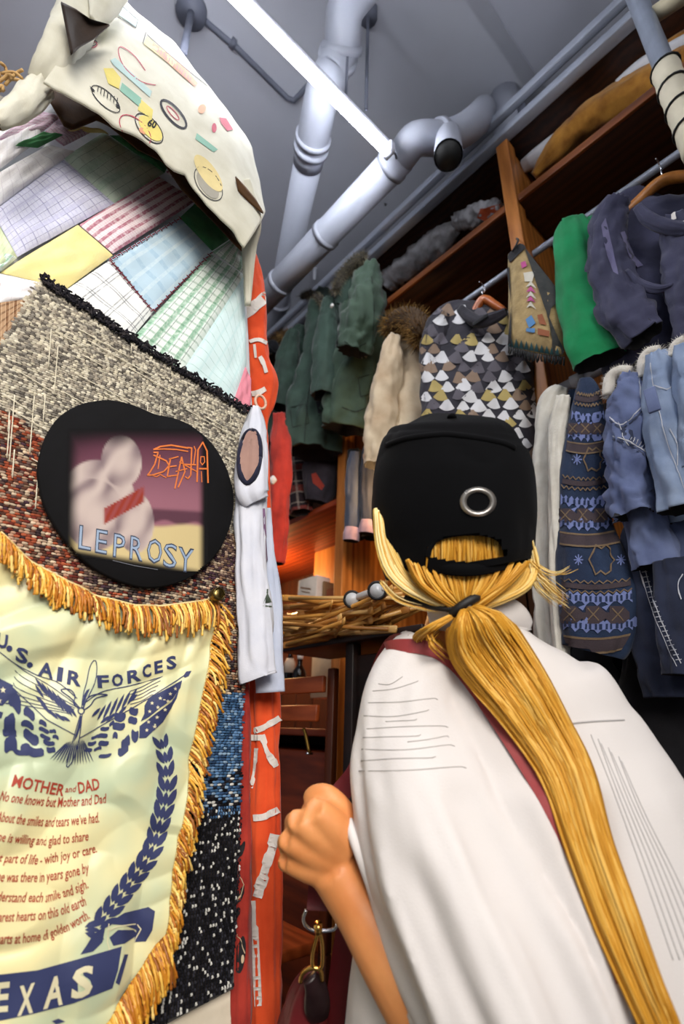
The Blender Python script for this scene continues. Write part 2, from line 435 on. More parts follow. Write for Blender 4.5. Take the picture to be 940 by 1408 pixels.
l2 = strip_light((.25, -.75, 3.0), 'second fluorescent strip light, added unseen behind the photographer to light the person and textiles')  # added out-of-view fixture that brightens the person and left textiles
# ---- pipes
def ring(b, p, ax, r, w=.022):
    ax = Vector(ax).normalized(); tube(b, [Vector(p)-ax*w/2, Vector(p)+ax*w/2], r, 22)
t = thing('drain_pipe', 'thick pale vertical-running drain pipe with an elbow passing behind the strip light', 'pipe', P(478, 20, Z=3.3))
A = P(476, 10, Z=3.36); A2 = P(470, 66, Z=3.33); Bq = P(443, 130, Z=3.24); E = P(378, 440, Y=2.0)
b = B(); tube(b, [A+Vector((.03, -.1, .08)), A, A2, A2.lerp(Bq, .5), Bq, Bq.lerp(E, .2)], .058, 22, 5); obj('elbow', b, m_pipe, t)
b = B(); tube(b, [Bq, E, E+(E-Bq)*.3], .055, 22); obj('pipe_run', b, m_pipe, t)
for q in (A2, A2.lerp(Bq, .22), Bq.lerp(E, .12), Bq.lerp(E, .15), Bq.lerp(E, .86)):
    b = B(); ring(b, q, E-Bq if q != A2 else A2-A, .066); obj('collar', b, m_pipe, t)
t = thing('drain_pipe', 'slanting pale pipe that runs from the right elbow down behind the parkas', 'pipe', P(545, 215, Z=3.1))
S = P(552, 214, Z=3.1); D2 = Vector((S.x, 1.9, 3.1))
b = B(); tube(b, [S, D2], .056, 22); obj('pipe_run', b, m_pipe, t)
el = P(572, 192, Z=3.12); e2 = P(606, 190, Y=.62); e3 = P(632, 182, Y=.58); e4 = P(655, 165, Y=.55)
b = B(); tube(b, [S+Vector((0, .12, 0)), S, el, e2, e3, e4, P(664, 152, Y=.6)], .053, 22, 5); obj('elbow', b, m_pipe, t)
b = B(); q0 = P(616, 186, Y=.6); q1 = P(616, 214, Y=.52); tube(b, [q0, q1], .042, 20, caps=False); tube(b, [q1, q0], .037, 20, m=1); obj('open_branch', b, [m_pipe, m_dark], t)
for q, ax in ((S.lerp(D2, .04), D2-S), (S.lerp(D2, .35), D2-S), (S.lerp(D2, .62), D2-S), (e2, e3-el)):
    b = B(); ring(b, q, ax, .061); obj('collar', b, m_pipe, t)
t = thing('drain_pipe', 'short pale pipe stub rising into the ceiling beam above the rails', 'pipe', P(690, 130, Y=.42))
b = B(); a0, a1 = P(684, 88, X=1.3), P(706, 205, X=1.3); tube(b, [a0+(a0-a1)*.3, a1], .058, 22); obj('pipe_run', b, m_pipe, t)
b = B(); tube(b, [a0.lerp(a1, .45), a1], .066, 22); obj('collar', b, m_pipe, t)
b = B()
for py in (128, 112): pass
q = P(722, 160, X=1.25); box(b, q, (.05, .03, .09)); obj('bracket', b, m_grey, t)
# ---- conduit with junction box
t = thing('conduit', 'thin grey conduit with a round junction box on the ceiling above the khaki jacket', 'conduit', P(262, 12, Z=ZC))
zc = ZC-.015
pts = [P(264, 14, Z=zc), P(330, 70, Z=zc), P(395, 135, Z=zc), P(404, 138, Z=zc), P(412, 130, Z=zc), P(428, 112, Z=zc)]
b = B(); tube(b, pts, .011, 10); obj('conduit_run', b, m_grey, t)
b = B(); q = P(264, 12, Z=ZC); tube(b, [q-Vector((0, 0, .035)), q], .055, 20); obj('junction_box', b, m_grey, t)
b = B(); tube(b, [q-Vector((0, 0, .03)), P(252, 72, Z=3.2)], .012, 10); obj('drop_rod', b, m_grey, t)
b = B(); q = P(320, 60, Z=zc); box(b, q, (.02, .03, .03)); obj('clip', b, m_grey, t)
t = thing('threaded_rod', 'dark threaded hanger rod beside the pipe elbow', 'rod', P(505, 20, Z=ZC))
q = P(506, 14, Z=ZC); b = B(); tube(b, [q, q-Vector((0, 0, .05))], .035, 12); obj('ceiling_plate', b, m_grey, t)
b = B(); tube(b, [q, P(503, 150, Y=q.y)], .006, 8); obj('rod', b, m_grey, t)
t = thing('pipe_hanger', 'small white pipe hanger bracket near the far end of the slanting pipe', 'bracket', P(532, 300, Z=ZC))
q = P(530, 280, Y=1.2); b = B(); tube(b, [Vector((q.x, q.y, ZC)), q], .008, 8); obj('rod', b, m_white, t)
q = P(432, 385, Y=1.75); b = B(); tube(b, [q+Vector((0, 0, .14)), q], .01, 8); obj('rod', b, m_white, t)
q = P(528, 315, Y=1.2); b = B(); box(b, q, (.03, .05, .03), bev=.005); obj('bracket', b, m_white, t)
# ---- twin rails below the ceiling along the top of the shelving
zr = P(690, 170, X=XS-.03).z
for i, (dz, dx, w, lab) in enumerate(((.045, -.03, .05, 'upper grey steel rail running along the top of the shelving'), (-.02, .0, .07, 'lower grey steel channel running along the top front edge of the shelving'))):
    b = B(); beam(b, (XS+dx, -.7, zr+dz), (XS+dx, 3.6, zr+dz), w*.6, .035, bev=.005); o = obj('ceiling_rail', b, m_rail); tag(o, lab, 'rail')
t = thing('support_pole', 'galvanised upright pole wrapped in cream tape at its lower end, upper right', 'pole', P(930, 190, X=1.0))
p0 = P(868, -20, X=.98); xx, yy = p0.x, p0.y
zb = P(905, 100, X=.98).z
b = B(); tube(b, [(xx, yy, .0), (xx, yy, ZC)], .022, 18); obj('pole', b, plain('galvanised_steel', '#aeb8c8', .4, .5, .2, 25), t)
b = B(); tube(b, [(xx, yy, zb-.32+i*.02) for i in range(17)], [.0285+.0015*(i % 2) for i in range(17)], 18); obj('tape_wrap', b, plain('cream_tape', '#d8cfb6', .8, 0, .1, 30), t)
for k in range(4):
    b = B(); z = zb-.02-k*.075; tube(b, [(xx+.031*math.cos(a), yy+.031*math.sin(a), z+.004*a) for a in [i*2*PI/16 for i in range(17)]], .0025, 6); obj('tie_wire', b, m_dark, t)
b = B(); q0 = P(897, 22, X=.99); q1 = P(960, -20, X=1.0); tube(b, [q0, q1], .02, 14); tag(obj('cream_pipe', b, plain('cream_wrap', '#cfc4a6', .8)), 'short cream wrapped pipe behind the galvanised pole', 'pipe')

# ================================================================== SHELVING
SH = thing('shelving_unit', 'tall dark stained wooden shelving unit with two clothes rails along the right side', 'shelving', (XS+.25, 1.2, 0))
def ypost(px, py): return P(px, py, X=XS).y
Y1 = ypost(722, 400); Y2 = ypost(468, 720)
zs = P(707, 276, X=XS).z
zl = P(850, 494, X=XS+.02).z
for yy in (-.62, Y1, Y2, 2.75):
    b = B(); beam(b, (XS+.02, yy, 0), (XS+.02, yy, zr-.05), .052, .045, bev=.003, hint=Vector((0, 1, 0))); obj('post', b, m_woodz, SH, False)
    b = B(); box(b, (XS+.31, yy, zr/2), (.5, .02, zr-.1)); obj('side_panel', b, m_woodz, SH, False)
for i in range(24):
    y0 = -.6+i*.14; b = B(); box(b, (XS+.575, y0+.068, zr/2), (.014, .134, zr-.06), bev=.003); obj('back_plank', b, m_woodback, SH, False)
b = B(); box(b, (XS+.3, 1.07, zr-.0), (.58, 3.4, .022)); obj('top_board', b, m_woodback, SH, False)
bays = [(-.6, Y1), (Y1, Y2), (Y2, 2.75)]
for (ya, yb) in bays[:2]:
    b = B(); box(b, (XS+.004, (ya+yb)/2, zs), (.012, yb-ya-.05, .03), bev=.002); obj('edge_strip', b, m_edge, SH)
for k, (ya, yb) in enumerate(bays):
    b = B(); box(b, (XS+.29, (ya+yb)/2, zs), (.56, yb-ya-.024, .026), bev=.003); obj('shelf', b, m_wood, SH)
    if k < 1:
        b = B(); box(b, (XS+.31, (ya+yb)/2, zl-.09), (.5, yb-ya-.024, .024), bev=.003); obj('shelf', b, m_wood, SH)
        b = B(); box(b, (XS+.31, (ya+yb)/2, .55), (.5, yb-ya-.024, .024), bev=.003); obj('shelf', b, m_wood, SH)
zd = P(455, 690, X=XS).z
for (ya, yb) in ((Y1, Y2), (Y2, 2.75)):
    b = B(); box(b, (XS+.3, (ya+yb)/2, zd+.01), (.55, yb-ya-.05, .024), bev=.003); obj('shelf', b, m_redwood, SH)
    b = B(); box(b, (XS+.3, (ya+yb)/2, 1.27), (.55, yb-ya-.05, .024), bev=.003); obj('shelf', b, m_redwood, SH)
    b = B(); box(b, (XS+.3, (ya+yb)/2, .5), (.55, yb-ya-.05, .024), bev=.003); obj('shelf', b, m_redwood, SH)
b = B(); box(b, (XS+.3, (Y2+2.75)/2, .86), (.5, 1.3, .70), bev=.004); obj('drawer_front', b, m_redwood, SH)
# rails
zu = P(790, 310, X=XS+.06).z
b = B(); tube(b, [(XS+.06, -.6, zu), (XS+.06, 2.74, zu)], .011, 14); UR = obj('clothes_rail', b, m_rail, SH); UR['label'] = 'upper steel clothes rail'
b = B(); tube(b, [P(768, 536, X=XS-.02), P(990, 426, X=XS-.02)], .014, 16); LR = obj('clothes_rail', b, m_rail, SH); LR['label'] = 'lower steel clothes rail with white sleeves'
for px in (786, 838, 866, 895, 922):
    py = 534-(px-770)*.478; q = P(px, py, X=XS-.02); b = B(); tube(b, [q, q+Vector((0, -.035, 0))], .0175, 16); obj('rail_sleeve', b, m_white, SH)
b = B(); q = P(768, 538, X=XS-.02); tube(b, [q, q+Vector((.07, 0, 0))], .012, 10); obj('rail_bracket', b, m_white, SH)
# ---- things on the top shelf
m_plastic = NT('clear_plastic', .25); v = m_plastic.coord(); m_plastic.color(m_plastic.mix(m_plastic.ramp(m_plastic.noise(v, 22, 6), .35, .7), lin('#dcdbe0'), lin('#9a979a')))
m_plastic.bump(m_plastic.noise(v, 30, 3), .5, .006); m_plastic.b.inputs['Coat Weight'].default_value = .5; m_plastic = m_plastic.mat
def bundle(name, label, cat, ks, mat, seed, parts=()):
    b = B(); loft(b, keys(ks, 'X'), 26, 44, fold=.012, fk=2, fl=7, lump=.006, seed=seed)
    o = obj(name, b, mat); return tag(o, label, cat)
bundle('wrapped_bundle', 'long crumpled bundle in grey clear plastic on the top shelf, left of the post', 'bundle', [(527, 392, 13, 1.3), (540, 375, 20, 1.3), (572, 352, 20, 1.3), (604, 330, 18, 1.3), (628, 312, 10, 1.3)], m_plastic, 3)
o = bundle('wrapped_bundle', 'small plastic wrapped bundle with an orange patch beside the wooden post', 'bundle', [(624, 306, 9, 1.28), (645, 300, 15, 1.28), (668, 291, 14, 1.28), (688, 284, 9, 1.28)], m_plastic, 5)
T = bvh(o); decal('orange_print', [[(660, 288), (686, 280), (688, 294), (668, 304), (656, 300)]], T, plain('orange_plastic', '#d0572a', .4), o, .003, 5)
m_brown = cloth('brown_cotton', '#b07a2e', '#6e420f', 14, 700, .4)
m_board = plain('white_board', '#d8d8dc', .6)
z0 = zs+.013
def at(px, py, X): return P(px, py, X=X)
# stacked flat boards and folded brown cloth
t = thing('folded_cloth_stack', 'long golden brown folded cloth pile on the top right shelf', 'cloth', at(800, 250, 1.25))
b = B(); loft(b, keys([(735, 243, 8, 1.24, 1.6), (770, 205, 20, 1.24, 1.4), (815, 164, 24, 1.24, 1.4), (870, 130, 24, 1.24, 1.4), (940, 92, 24, 1.24, 1.4), (1000, 60, 20, 1.24, 1.4)], 'X'), 26, 50, fold=.01, fk=2, fl=3, seed=2); obj('lower_fold', b, m_brown, t)
b = B(); loft(b, keys([(778, 190, 5, 1.30, 2), (815, 148, 9, 1.30, 2), (860, 110, 9, 1.30, 2), (920, 66, 10, 1.30, 2), (980, 30, 9, 1.30, 2)], 'X'), 20, 40, fold=.006, seed=9); obj('upper_fold', b, m_brown, t)
b = B(); loft(b, keys([(722, 228, 9, 1.28, 1.5), (748, 210, 13, 1.28, 1.5), (775, 188, 12, 1.28, 1.5), (800, 165, 7, 1.28, 1.5)], 'X'), 20, 30, exp=3.5, fold=.003); tag(obj('white_package', b, m_board), 'white paper package poking out from the golden folded cloth', 'package')
b = B(); loft(b, keys([(850, 118, 8, 1.27, 1.5), (885, 92, 12, 1.27, 1.5), (925, 70, 12, 1.27, 1.5), (965, 44, 9, 1.27, 1.5)], 'X'), 20, 30, exp=3.5, fold=.003); tag(obj('white_package', b, m_board), 'white paper package on the cloth pile behind the galvanised pole', 'package')
# lamp inside the lower cabinet (out of sight under the shelf board)
bl = thing('cabinet_lamp', 'small warm bulb fixed under the shelf board inside the cabinet', 'lamp', (XS+.2, 2.3, zd-.02))
b = B(); tube(b, [(XS+.2, 2.3, zd-.005), (XS+.2, 2.3, zd-.03)], .02, 14); obj('socket', b, m_white, bl)
b = B(); tube(b, [(XS+.2, 2.3, zd-.03), (XS+.2, 2.3, zd-.045), (XS+.2, 2.3, zd-.065), (XS+.2, 2.3, zd-.075)], [.012, .022, .022, .004], 14, 4); obj('bulb', b, emit('warm_bulb', '#ffb060', 6), bl)
bulb_light('cabinet_bulb_light', (XS+.16, 2.2, zd-.14), 12, (1, .58, .24))

bl = thing('cabinet_lamp', 'added warm bulb under the shelf board, hidden behind the person, lighting the hanger heap', 'lamp', (1.2, .98, zd-.02))  # extra bulb, unseen behind the cap, added to light the hanger heap
b = B(); tube(b, [(1.2, .98, zd), (1.2, .98, zd-.03)], .02, 14); obj('socket', b, m_white, bl)
b = B(); tube(b, [(1.2, .98, zd-.03), (1.2, .98, zd-.045), (1.2, .98, zd-.065), (1.2, .98, zd-.075)], [.012, .022, .022, .004], 14, 4); obj('bulb', b, emit('added_warm_bulb', '#ffb060', 6), bl)
bulb_light('heap_fill_light', (1.06, .98, zd-.10), 3.2, (1, .6, .26))
# ================================================================== TEXTILE DISPLAY on the left partition (plane Y = EY)
EY = .80
def wr(x, z, a=.006, s=0): return a*(noise.noise(Vector((x*6+s, z*3.5, s)))+.5*noise.noise(Vector((x*13, z*9, s+4))))
def on(px, py, off=0.0): 
    p = P(px, py, Y=EY+off); p.y += wr(p.x, p.z, .005, 1); return p
# ---- patchwork quilt: every sewn patch is a part
Q = thing('patchwork_quilt', 'pastel patchwork quilt hanging behind the khaki jacket on the left', 'quilt', (-.1, .8, 1.4))
b = B(); sheet(b, [(-60, 520), (60, 560), (200, 600), (352, 640)], [(-60, 160), (60, 140), (200, 150), (330, 250)], lambda u, v, x, y: on(x, y, .012), 40, 30, .004); obj('backing', b, cloth('quilt_white', '#e6e8ea', '#d3d8dc', 30, 600, .4), Q)
DK = '#3b4a52'
QP = {
 'green_check': plaid('q_green_check', '#cfe0cf', [('v', 7, .06, 0, '#6d8f7d', .7), ('u', 5, .05, .2, '#8fae98', .5), ('v', 3, .35, .1, '#b7d3bd', .7)]),
 'pink_stripe': plaid('q_pink_stripe', '#f0e4e8', [('v', 5.2, .42, .1, '#a8526c', .85), ('v', 15, .12, .2, '#d59bb0', .5), ('u', 40, .2, 0, '#c77e93', .3)]),
 'green': cloth('q_green', '#4d8f5c', '#3c7a4c', 40, 700, .4), 
 'lavender': plaid('q_lavender', '#d4d6ea', [('v', 9, .07, 0, '#5d5f8d', .8), ('u', 8, .07, .3, '#6e70a0', .7), ('u', 24, .2, 0, '#b8badb', .6), ('v', 4, .3, .2, '#bfc0de', .6)]),
 'yellow': cloth('q_yellow', '#f3e6a6', '#efdf93', 20, 700, .45),
 'blue': plaid('q_blue', '#bcd6e6', [('u', 5, .25, 0, '#a3c4da', .7), ('v', 4, .25, .3, '#d5e6ee', .7)]),
 'grey_plaid': plaid('q_grey_plaid', '#eef0ef', [('u', 3, .05, .1, '#6b7076', .8), ('u', 3, .05, .25, '#6b7076', .8), ('v', 3, .05, .2, '#7b8086', .7), ('v', 3, .05, .36, '#7b8086', .7)]),
 'green_plaid': plaid('q_green_plaid', '#e3eee8', [('v', 4, .34, 0, '#79ad8b', .8), ('u', 16, .25, 0, '#4f8a66', .45), ('v', 4, .06, .5, '#7c8b86', .8), ('v', 4, .1, .72, '#a9d0bb', .8)]),
 'aqua': plaid('q_aqua', '#cfe5e6', [('u', 12, .06, 0, '#7ba9a2', .7), ('v', 5, .2, 0, '#bcdcdd', .6)]),
 'white': plaid('q_white', '#ecebee', [('u', 8, .05, 0, '#c2bcc9', .6), ('v', 7, .05, .1, '#b9b4c4', .6)]),
 'pink': plaid('q_pink', '#d98a99', [('v', 18, .3, 0, '#c56d82', .6)]),
 'mauve': plaid('q_mauve', '#d9c6d4', [('u', 9, .3, 0, '#b57c9c', .7), ('v', 9, .2, 0, '#a8a2b6', .6)]),
 'lime': plaid('q_lime', '#d7e3c0', [('u', 9, .2, 0, '#c3d3a4', .6)]),
}
patches = [('green_check', (87, 216), (143, 183), (226, 238), (156, 280)), ('pink_stripe', (109, 309), (218, 243), (271, 275), (154, 351)), ('green', (247, 299), (272, 276), (322, 325), (291, 345)),
 ('lavender', (-10, 289), (88, 219), (157, 280), (24, 353)), ('yellow', (0, 374), (107, 309), (154, 353), (92, 397)), ('blue', (151, 358), (247, 298), (292, 345), (211, 427)),
 ('grey_plaid', (86, 402), (150, 360), (211, 428), (180, 466)), ('green_plaid', (181, 466), (290, 349), (336, 378), (251, 510)), ('aqua', (251, 510), (336, 378), (340, 500), (322, 556)),
 ('white', (-10, 242), (68, 198), (103, 207), (-10, 288)), ('pink', (322, 550), (338, 502), (346, 520), (345, 570)),
 ('mauve', (62, 180), (84, 160), (125, 183), (88, 200)), ('white', (-10, 240), (-10, 200), (58, 165), (58, 190)), ('mauve', (-10, 196), (50, 150), (84, 160), (58, 181)), ('green_plaid', (-20, 375), (-10, 340), (24, 354), (0, 374)), ('lime', (-10, 292), (24, 353), (-2, 370), (-20, 350)),
 ('yellow', (88, 182), (100, 172), (150, 186), (143, 184)), ('green', (150, 187), (175, 185), (230, 230), (226, 238)), ('pink_stripe', (228, 236), (240, 232), (300, 290), (272, 275)), ('green', (20, 201), (60, 182), (88, 184), (52, 203)), ('green_plaid', (292, 346), (322, 326), (336, 340), (337, 378)), ('white', (92, 397), (0, 375), (-10, 420), (86, 404))]
for k, (mn, *c) in enumerate(patches):
    b = B()
    def pf(u, v, c=c, k=k):
        x, y = bil(c, u, v); p = on(x, y, -.00035*k-(.006 if c[0] == (20, 201) else 0)); e = min(u, 1-u, v, 1-v); p.y -= .0065*min(1, e*7)**.5 + .0025*math.sin(u*9)*math.sin(v*11)*min(1, e*5); return p
    def pf2(u, v, f=pf): return f(u, v)
    grid(b, pf, 16, 16, (1, 1), 0); o = obj('patch', b, QP[mn], Q)
st = []
for a, c in (((150, 360), (250, 298)), ((150, 360), (211, 428)), ((211, 428), (292, 346))):
    n = int(math.dist(a, c)/4)
    for i in range(n): x, y = pl([a, c], (i+.5)/n); st.append((x, y, i % 2))
b = B()
for x, y, s in st: tube(b, [on(x-2, y-1.6+3*s, -.0075), on(x, y, -.0095), on(x+2, y+2-3*s, -.0075)], .0011, 5)
o = obj('zigzag_stitching', b, cloth('red_thread', '#8c2c3e', None, 40), Q, kind='stuff')
qb = B()
rq = random.Random(5)
for (a, c, n) in (((87, 216), (226, 238), 0),): pass
# ---- brown plaid cloth, far left
b = B(); sheet(b, [(-60, 560), (0, 478), (40, 420)], [(-60, 380), (0, 388), (44, 398)], lambda u, v, x, y: on(x, y, -.010), 24, 16, .003, uvs=(1, 1))
tag(obj('plaid_cloth', b, plaid('brown_plaid', '#a98a6c', [('u', 9, .3, 0, '#6f4a30', .8), ('v', 8, .3, 0, '#5d3f2c', .7), ('u', 18, .1, .2, '#d7c2a4', .7)])), 'brown checked cloth edge at the far left beside the woven blanket', 'cloth')
# ---- woven blanket built stitch by stitch
BL = thing('woven_blanket', 'chunky hand woven blanket with grey, rust, blue and black bands under the quilt', 'blanket', (-.1, .79, .5))
btop = [(-60, 540), (0, 474), (38, 402), (57, 380), (90, 402), (140, 436), (190, 470), (250, 508), (300, 540), (346, 568)]
bbot = [(-60, 1560), (100, 1480), (225, 1408), (260, 1392), (322, 1358), (326, 1280)]
def onb(px, py, off=0): p = P(px, py, Y=EY-.022+off); p.y += wr(p.x, p.z, .004, 2); return p
b = B()
def bf(u, v, x, y): return onb(x, y, .005)
sheet(b, [(-60, 1560), (100, 1480), (225, 1410), (322, 1360)], [(-60, 540), (30, 455), (57, 384), (140, 438), (250, 510), (346, 570)], bf, 40, 60, .003); obj('ground_cloth', b, cloth('blanket_ground', '#2b2522', '#171412', 60), BL)
def inside(x, y, poly):
    c = False; n = len(poly)
    for i in range(n):
        x1, y1 = poly[i]; x2, y2 = poly[(i+1) % n]
        if (y1 > y) != (y2 > y) and x < (x2-x1)*(y-y1)/(y2-y1)+x1: c = not c
    return c
bpoly = btop + [(340, 690), (337, 940), (330, 1200), (322, 1358), (225, 1408), (100, 1480), (-30, 1530), (-30, 500)]
hide = [(-40, 790), (60, 830), (187, 862), (285, 850), (262, 1095), (228, 1280), (120, 1408), (-40, 1500)]
rs = random.Random(11)
PAL = {'grey': ['#b9b2a2', '#a49c8e', '#8b867d', '#cfc8b4', '#6a655f', '#d6d0bf'], 'rust': ['#8a4632', '#a3563c', '#5a3a30', '#b8937c', '#6b2f28', '#c9b59c'], 'mix': ['#5e4a45', '#9a8574', '#3d3033', '#b7a58e', '#4a3540', '#78604f'],
       'blue': ['#3f5f83', '#5a7ba0', '#2c4260', '#7c95ad', '#33506f'], 'dark': ['#15151a', '#1d1d24', '#26262c', '#101014', '#1a1a20', '#121216', '#bdbdb8', '#2c2c34'], 'base': ['#7f7366', '#4c4240', '#a59884', '#2f2a2c', '#8d6d55']}
PAL = {k: [lin(c) for c in v] for k, v in PAL.items()}
def bcol(px, py):
    h = noise.noise(Vector((px*.006, py*.03, 3)))*18
    if py > 1120+h: k = 'dark'
    elif py > 1060+h: k = rs.choice(('dark', 'blue'))
    elif py > 952+h*.3: k = 'blue'
    elif py > 800+h: k = rs.choice(('mix', 'base', 'base', 'rust'))
    elif py > 560+.55*px+h: k = rs.choice(('rust', 'rust', 'mix')) if px < 110+h else 'mix' if py > 690 else rs.choice(('mix', 'base'))
    else: k = 'grey'
    return rs.choice(PAL[k])
b = B()
p00 = P(-30, 1540, Y=EY-.022); zlo, zhi = P(0, 1540, Y=EY).z, P(57, 380, Y=EY).z
xlo, xhi = P(-45, 380, Y=EY).x-.12, P(345, 800, Y=EY).x+.03
SX, SZ = .0070, .0039
nz = int((zhi-zlo)/SZ)
for j in range(nz):
    z = zlo+j*SZ; x = xlo + (j % 2)*SX/2 - rs.random()*.001
    while x < xhi:
        ln = SX*rs.uniform(.82, 1.1); zz = z + .01*math.sin(x*4)
        q = Vector((x, EY-.022, zz)); px, py = pix(q)
        if px > -25 and py < 1440 and inside(px, py, bpoly) and not inside(px, py, hide):
            y = EY-.022+wr(x, zz, .004, 2); c = bcol(px, py); g = rs.uniform(.8, 1.15); c = (c[0]*g, c[1]*g, c[2]*g)
            hh = SZ*.5*rs.uniform(.8, 1.1)
            if py > 1110: ln *= .42; hh *= 1.2
            tilt = rs.uniform(-.0006, .0006)
            vs = []
            for i, (sx, th) in enumerate(((-.5, .25), (-.22, 1), (.22, 1), (.5, .25))):
                for sz, dp in ((-1, 0), (0, 1), (1, 0)):
                    vs.append((x+sx*ln, y+.0008-.0028*th*dp-(.0003 if dp else 0), zz+sz*hh*(.55+.45*th)+tilt*sx))
            b.add(vs, [(i*3+k, i*3+k+3, i*3+k+4, i*3+k+1) for i in range(3) for k in range(2)], None, c)
        x += ln if py < 1110 else SX*.62
m_wool = vcol('wool_yarn', .95, .3, 900, .1)
obj('weave', b, m_wool, BL, True, True, 'stuff')
# raw top edge: dark looped selvedge
b = B(); n = 150
for i in range(n):
    x, y = pl([(57, 381), (90, 403), (140, 437), (190, 471), (250, 509), (300, 541), (346, 569)], i/n); 
    for k in range(3):
        o0 = onb(x+rs.uniform(-2, 2), y+rs.uniform(-3, 8), -.003); o1 = o0+Vector((rs.uniform(-.004, .006), -.004, rs.uniform(-.002, .009))); o2 = o0+Vector((rs.uniform(.0, .012), -.001, rs.uniform(-.004, .008)))
        tube(b, [o0, o1, o2], .0016, 5, 2, col=lin(rs.choice(('#1c1b20', '#26242a', '#3a3638', '#121217'))))
obj('selvedge', b, m_wool, BL, True, True, 'stuff')
# stray pale warp threads
b = B()
for k in range(46):
    x0, y0 = rs.uniform(0, 330), rs.uniform(440, 640)
    if rs.random() < .5: pts = [(x0+i*14, y0+i*8) for i in range(rs.randint(3, 8))]
    else: pts = [(x0-i*1.0, y0+i*13) for i in range(rs.randint(3, 8))]
    pts = [p for p in pts if inside(p[0], p[1]-6, bpoly)]
    if len(pts) > 1: tube(b, [onb(x, y, -.0042+.0008*math.sin(x)) for x, y in pts], .0008, 5, col=lin('#d9d2bd'))
obj('loose_threads', b, m_wool, BL, True, True, 'stuff')
# cream cloth under the blanket
b = B(); sheet(b, [(200, 1560), (322, 1560)], [(190, 1424), (240, 1400), (322, 1360)], lambda u, v, x, y: on(x, y, .004), 20, 12, .003)
tag(obj('cream_cloth', b, cloth('cream_cotton', '#d9d0bd', '#c9bfaa', 20)), 'cream cloth showing below the hem of the woven blanket', 'cloth')
# ---- round black printed patch
PT = thing('printed_back_patch', 'round black padded patch printed with orange and pale blue lettering, on the blanket', 'patch', P(185, 690, Y=EY-.04))
po = [(60, 340), (66, 285), (90, 200), (130, 130), (180, 85), (240, 55), (300, 42), (360, 37), (430, 49), (490, 70), (550, 96), (620, 110), (690, 138), (760, 190), (810, 250), (850, 330), (874, 420), (873, 500), (850, 590), (800, 680), (720, 758), (620, 803), (520, 817), (420, 797), (300, 740), (200, 650), (120, 540), (78, 440)]
po = [(30+x/3.032, 540+y/3.032) for x, y in po]; pc = (185, 684)
b = B(); n = 96; rings = [(1.0, .0), (1.0, -.006), (.985, -.009), (.6, -.010), (.0, -.010)]
poc = po+[po[0]]; ctr = P(*pc, Y=EY-.03)
vs = []
sm = smoothpl([po[-1]]+poc+[po[1]], 30*8)
k0 = [pl(smoothpl(poc, 28*6), i/n) for i in range(n)]
for s, dy in rings:
    for x, y in k0: p = P(x, y, Y=EY-.030); q = ctr+(p-ctr)*s; q.y += dy; vs.append(q)
fs = [(r*n+i, r*n+(i+1) % n, (r+1)*n+(i+1) % n, (r+1)*n+i) for r in range(len(rings)-1) for i in range(n)]
b.add(vs, fs); PTo = obj('patch_body', b, cloth('black_satin', '#0c0c0f', '#09090b', 30, 800, .1, .9, 0), PT)
T_p = bvh(PTo)
def q8(x, y): return (30+x/3.032, 540+y/3.032)
# generic printed picture: mauve dusk, cream ground, pale mound shapes
b = B(); NX, NY = 90, 84
x0, y0, x1, y1 = 190, 150, 775, 745
C_ = {k: lin(v) for k, v in dict(sky='#55303f', hor='#8a5c69', ground='#bfae80', pale='#b5a6a0', shade='#5f4d57', red='#86301f', black='#0b0b0d', dk='#3c2230').items()}
def mixc(a, c, t): t = max(0, min(1, t)); return tuple(a[i]*(1-t)+c[i]*t for i in range(3))
def sst(e0, e1, x): t = max(0, min(1, (x-e0)/(e1-e0))); return t*t*(3-2*t)
def picture(x, y):
    c = mixc(C_['sky'], C_['hor'], sst(200, 470, y)); c = mixc(c, C_['sky'], .5*sst(540, 300, x))
    c = mixc(c, C_['dk'], .8*sst(470, 490, y)*sst(540, 525, y-8*math.sin(x*.05)))
    c = mixc(c, C_['ground'], sst(535, 555, y+8*math.sin(x*.02)))
    # pale rounded mounds
    for cx, cy, rx, ry in ((320, 440, 150, 150), (300, 520, 130, 150), (415, 290, 84, 108), (470, 540, 80, 130)):
        d = math.hypot((x-cx)/rx, (y-cy)/ry); sh = .5+.5*math.sin(x*.05+y*.035+2*noise.noise(Vector((x*.012, y*.012, 2))))
        c = mixc(c, mixc(C_['pale'], C_['shade'], sh*.8*sst(.1, 1, d)), sst(1.03, .96, d))
    d = abs((y-470)+(x-430)*.62)/34; c = mixc(c, mixc(C_['red'], C_['hor'], .35*(.5+.5*math.sin(x*.2+y*.1))), sst(1.05, .9, max(d, abs(x-425)/85)))
    y += .12*(x-480)*.5; e = min(sst(190, 250, x), sst(762, 730, x), sst(150, 250, y), sst(28, -6, y-(646+(x-230)*.17))); e *= sst(150, 340, x*.55+y*.6)
    return mixc(C_['black'], c, e)
vs = []; cs = []
for j in range(NY+1):
    for i in range(NX+1):
        x, y = x0+(x1-x0)*i/NX, y0+(y1-y0)*j/NY
        # the print follows the patch's slight rotation
        X_, Y_ = q8(x, y); h = T_p.ray_cast(CAM, ray(X_, Y_).normalized())[0]; vs.append((h if h else P(X_, Y_, Y=EY-.04))+Vector((0, -.0006, 0))); cs.append(picture(x, y-.12*(x-480)*.5))
q = NX+1; okp = lambda j, i: inside(*q8(x0+(x1-x0)*(i+.5)/NX, y0+(y1-y0)*(j+.5)/NY), po) and (y0+(y1-y0)*j/NY)-(646+((x0+(x1-x0)*i/NX)-230)*.17) < 30
b.add(vs, [(j*q+i, (j+1)*q+i, (j+1)*q+i+1, j*q+i+1) for j in range(NY) for i in range(NX) if okp(j, i)], None, cs)
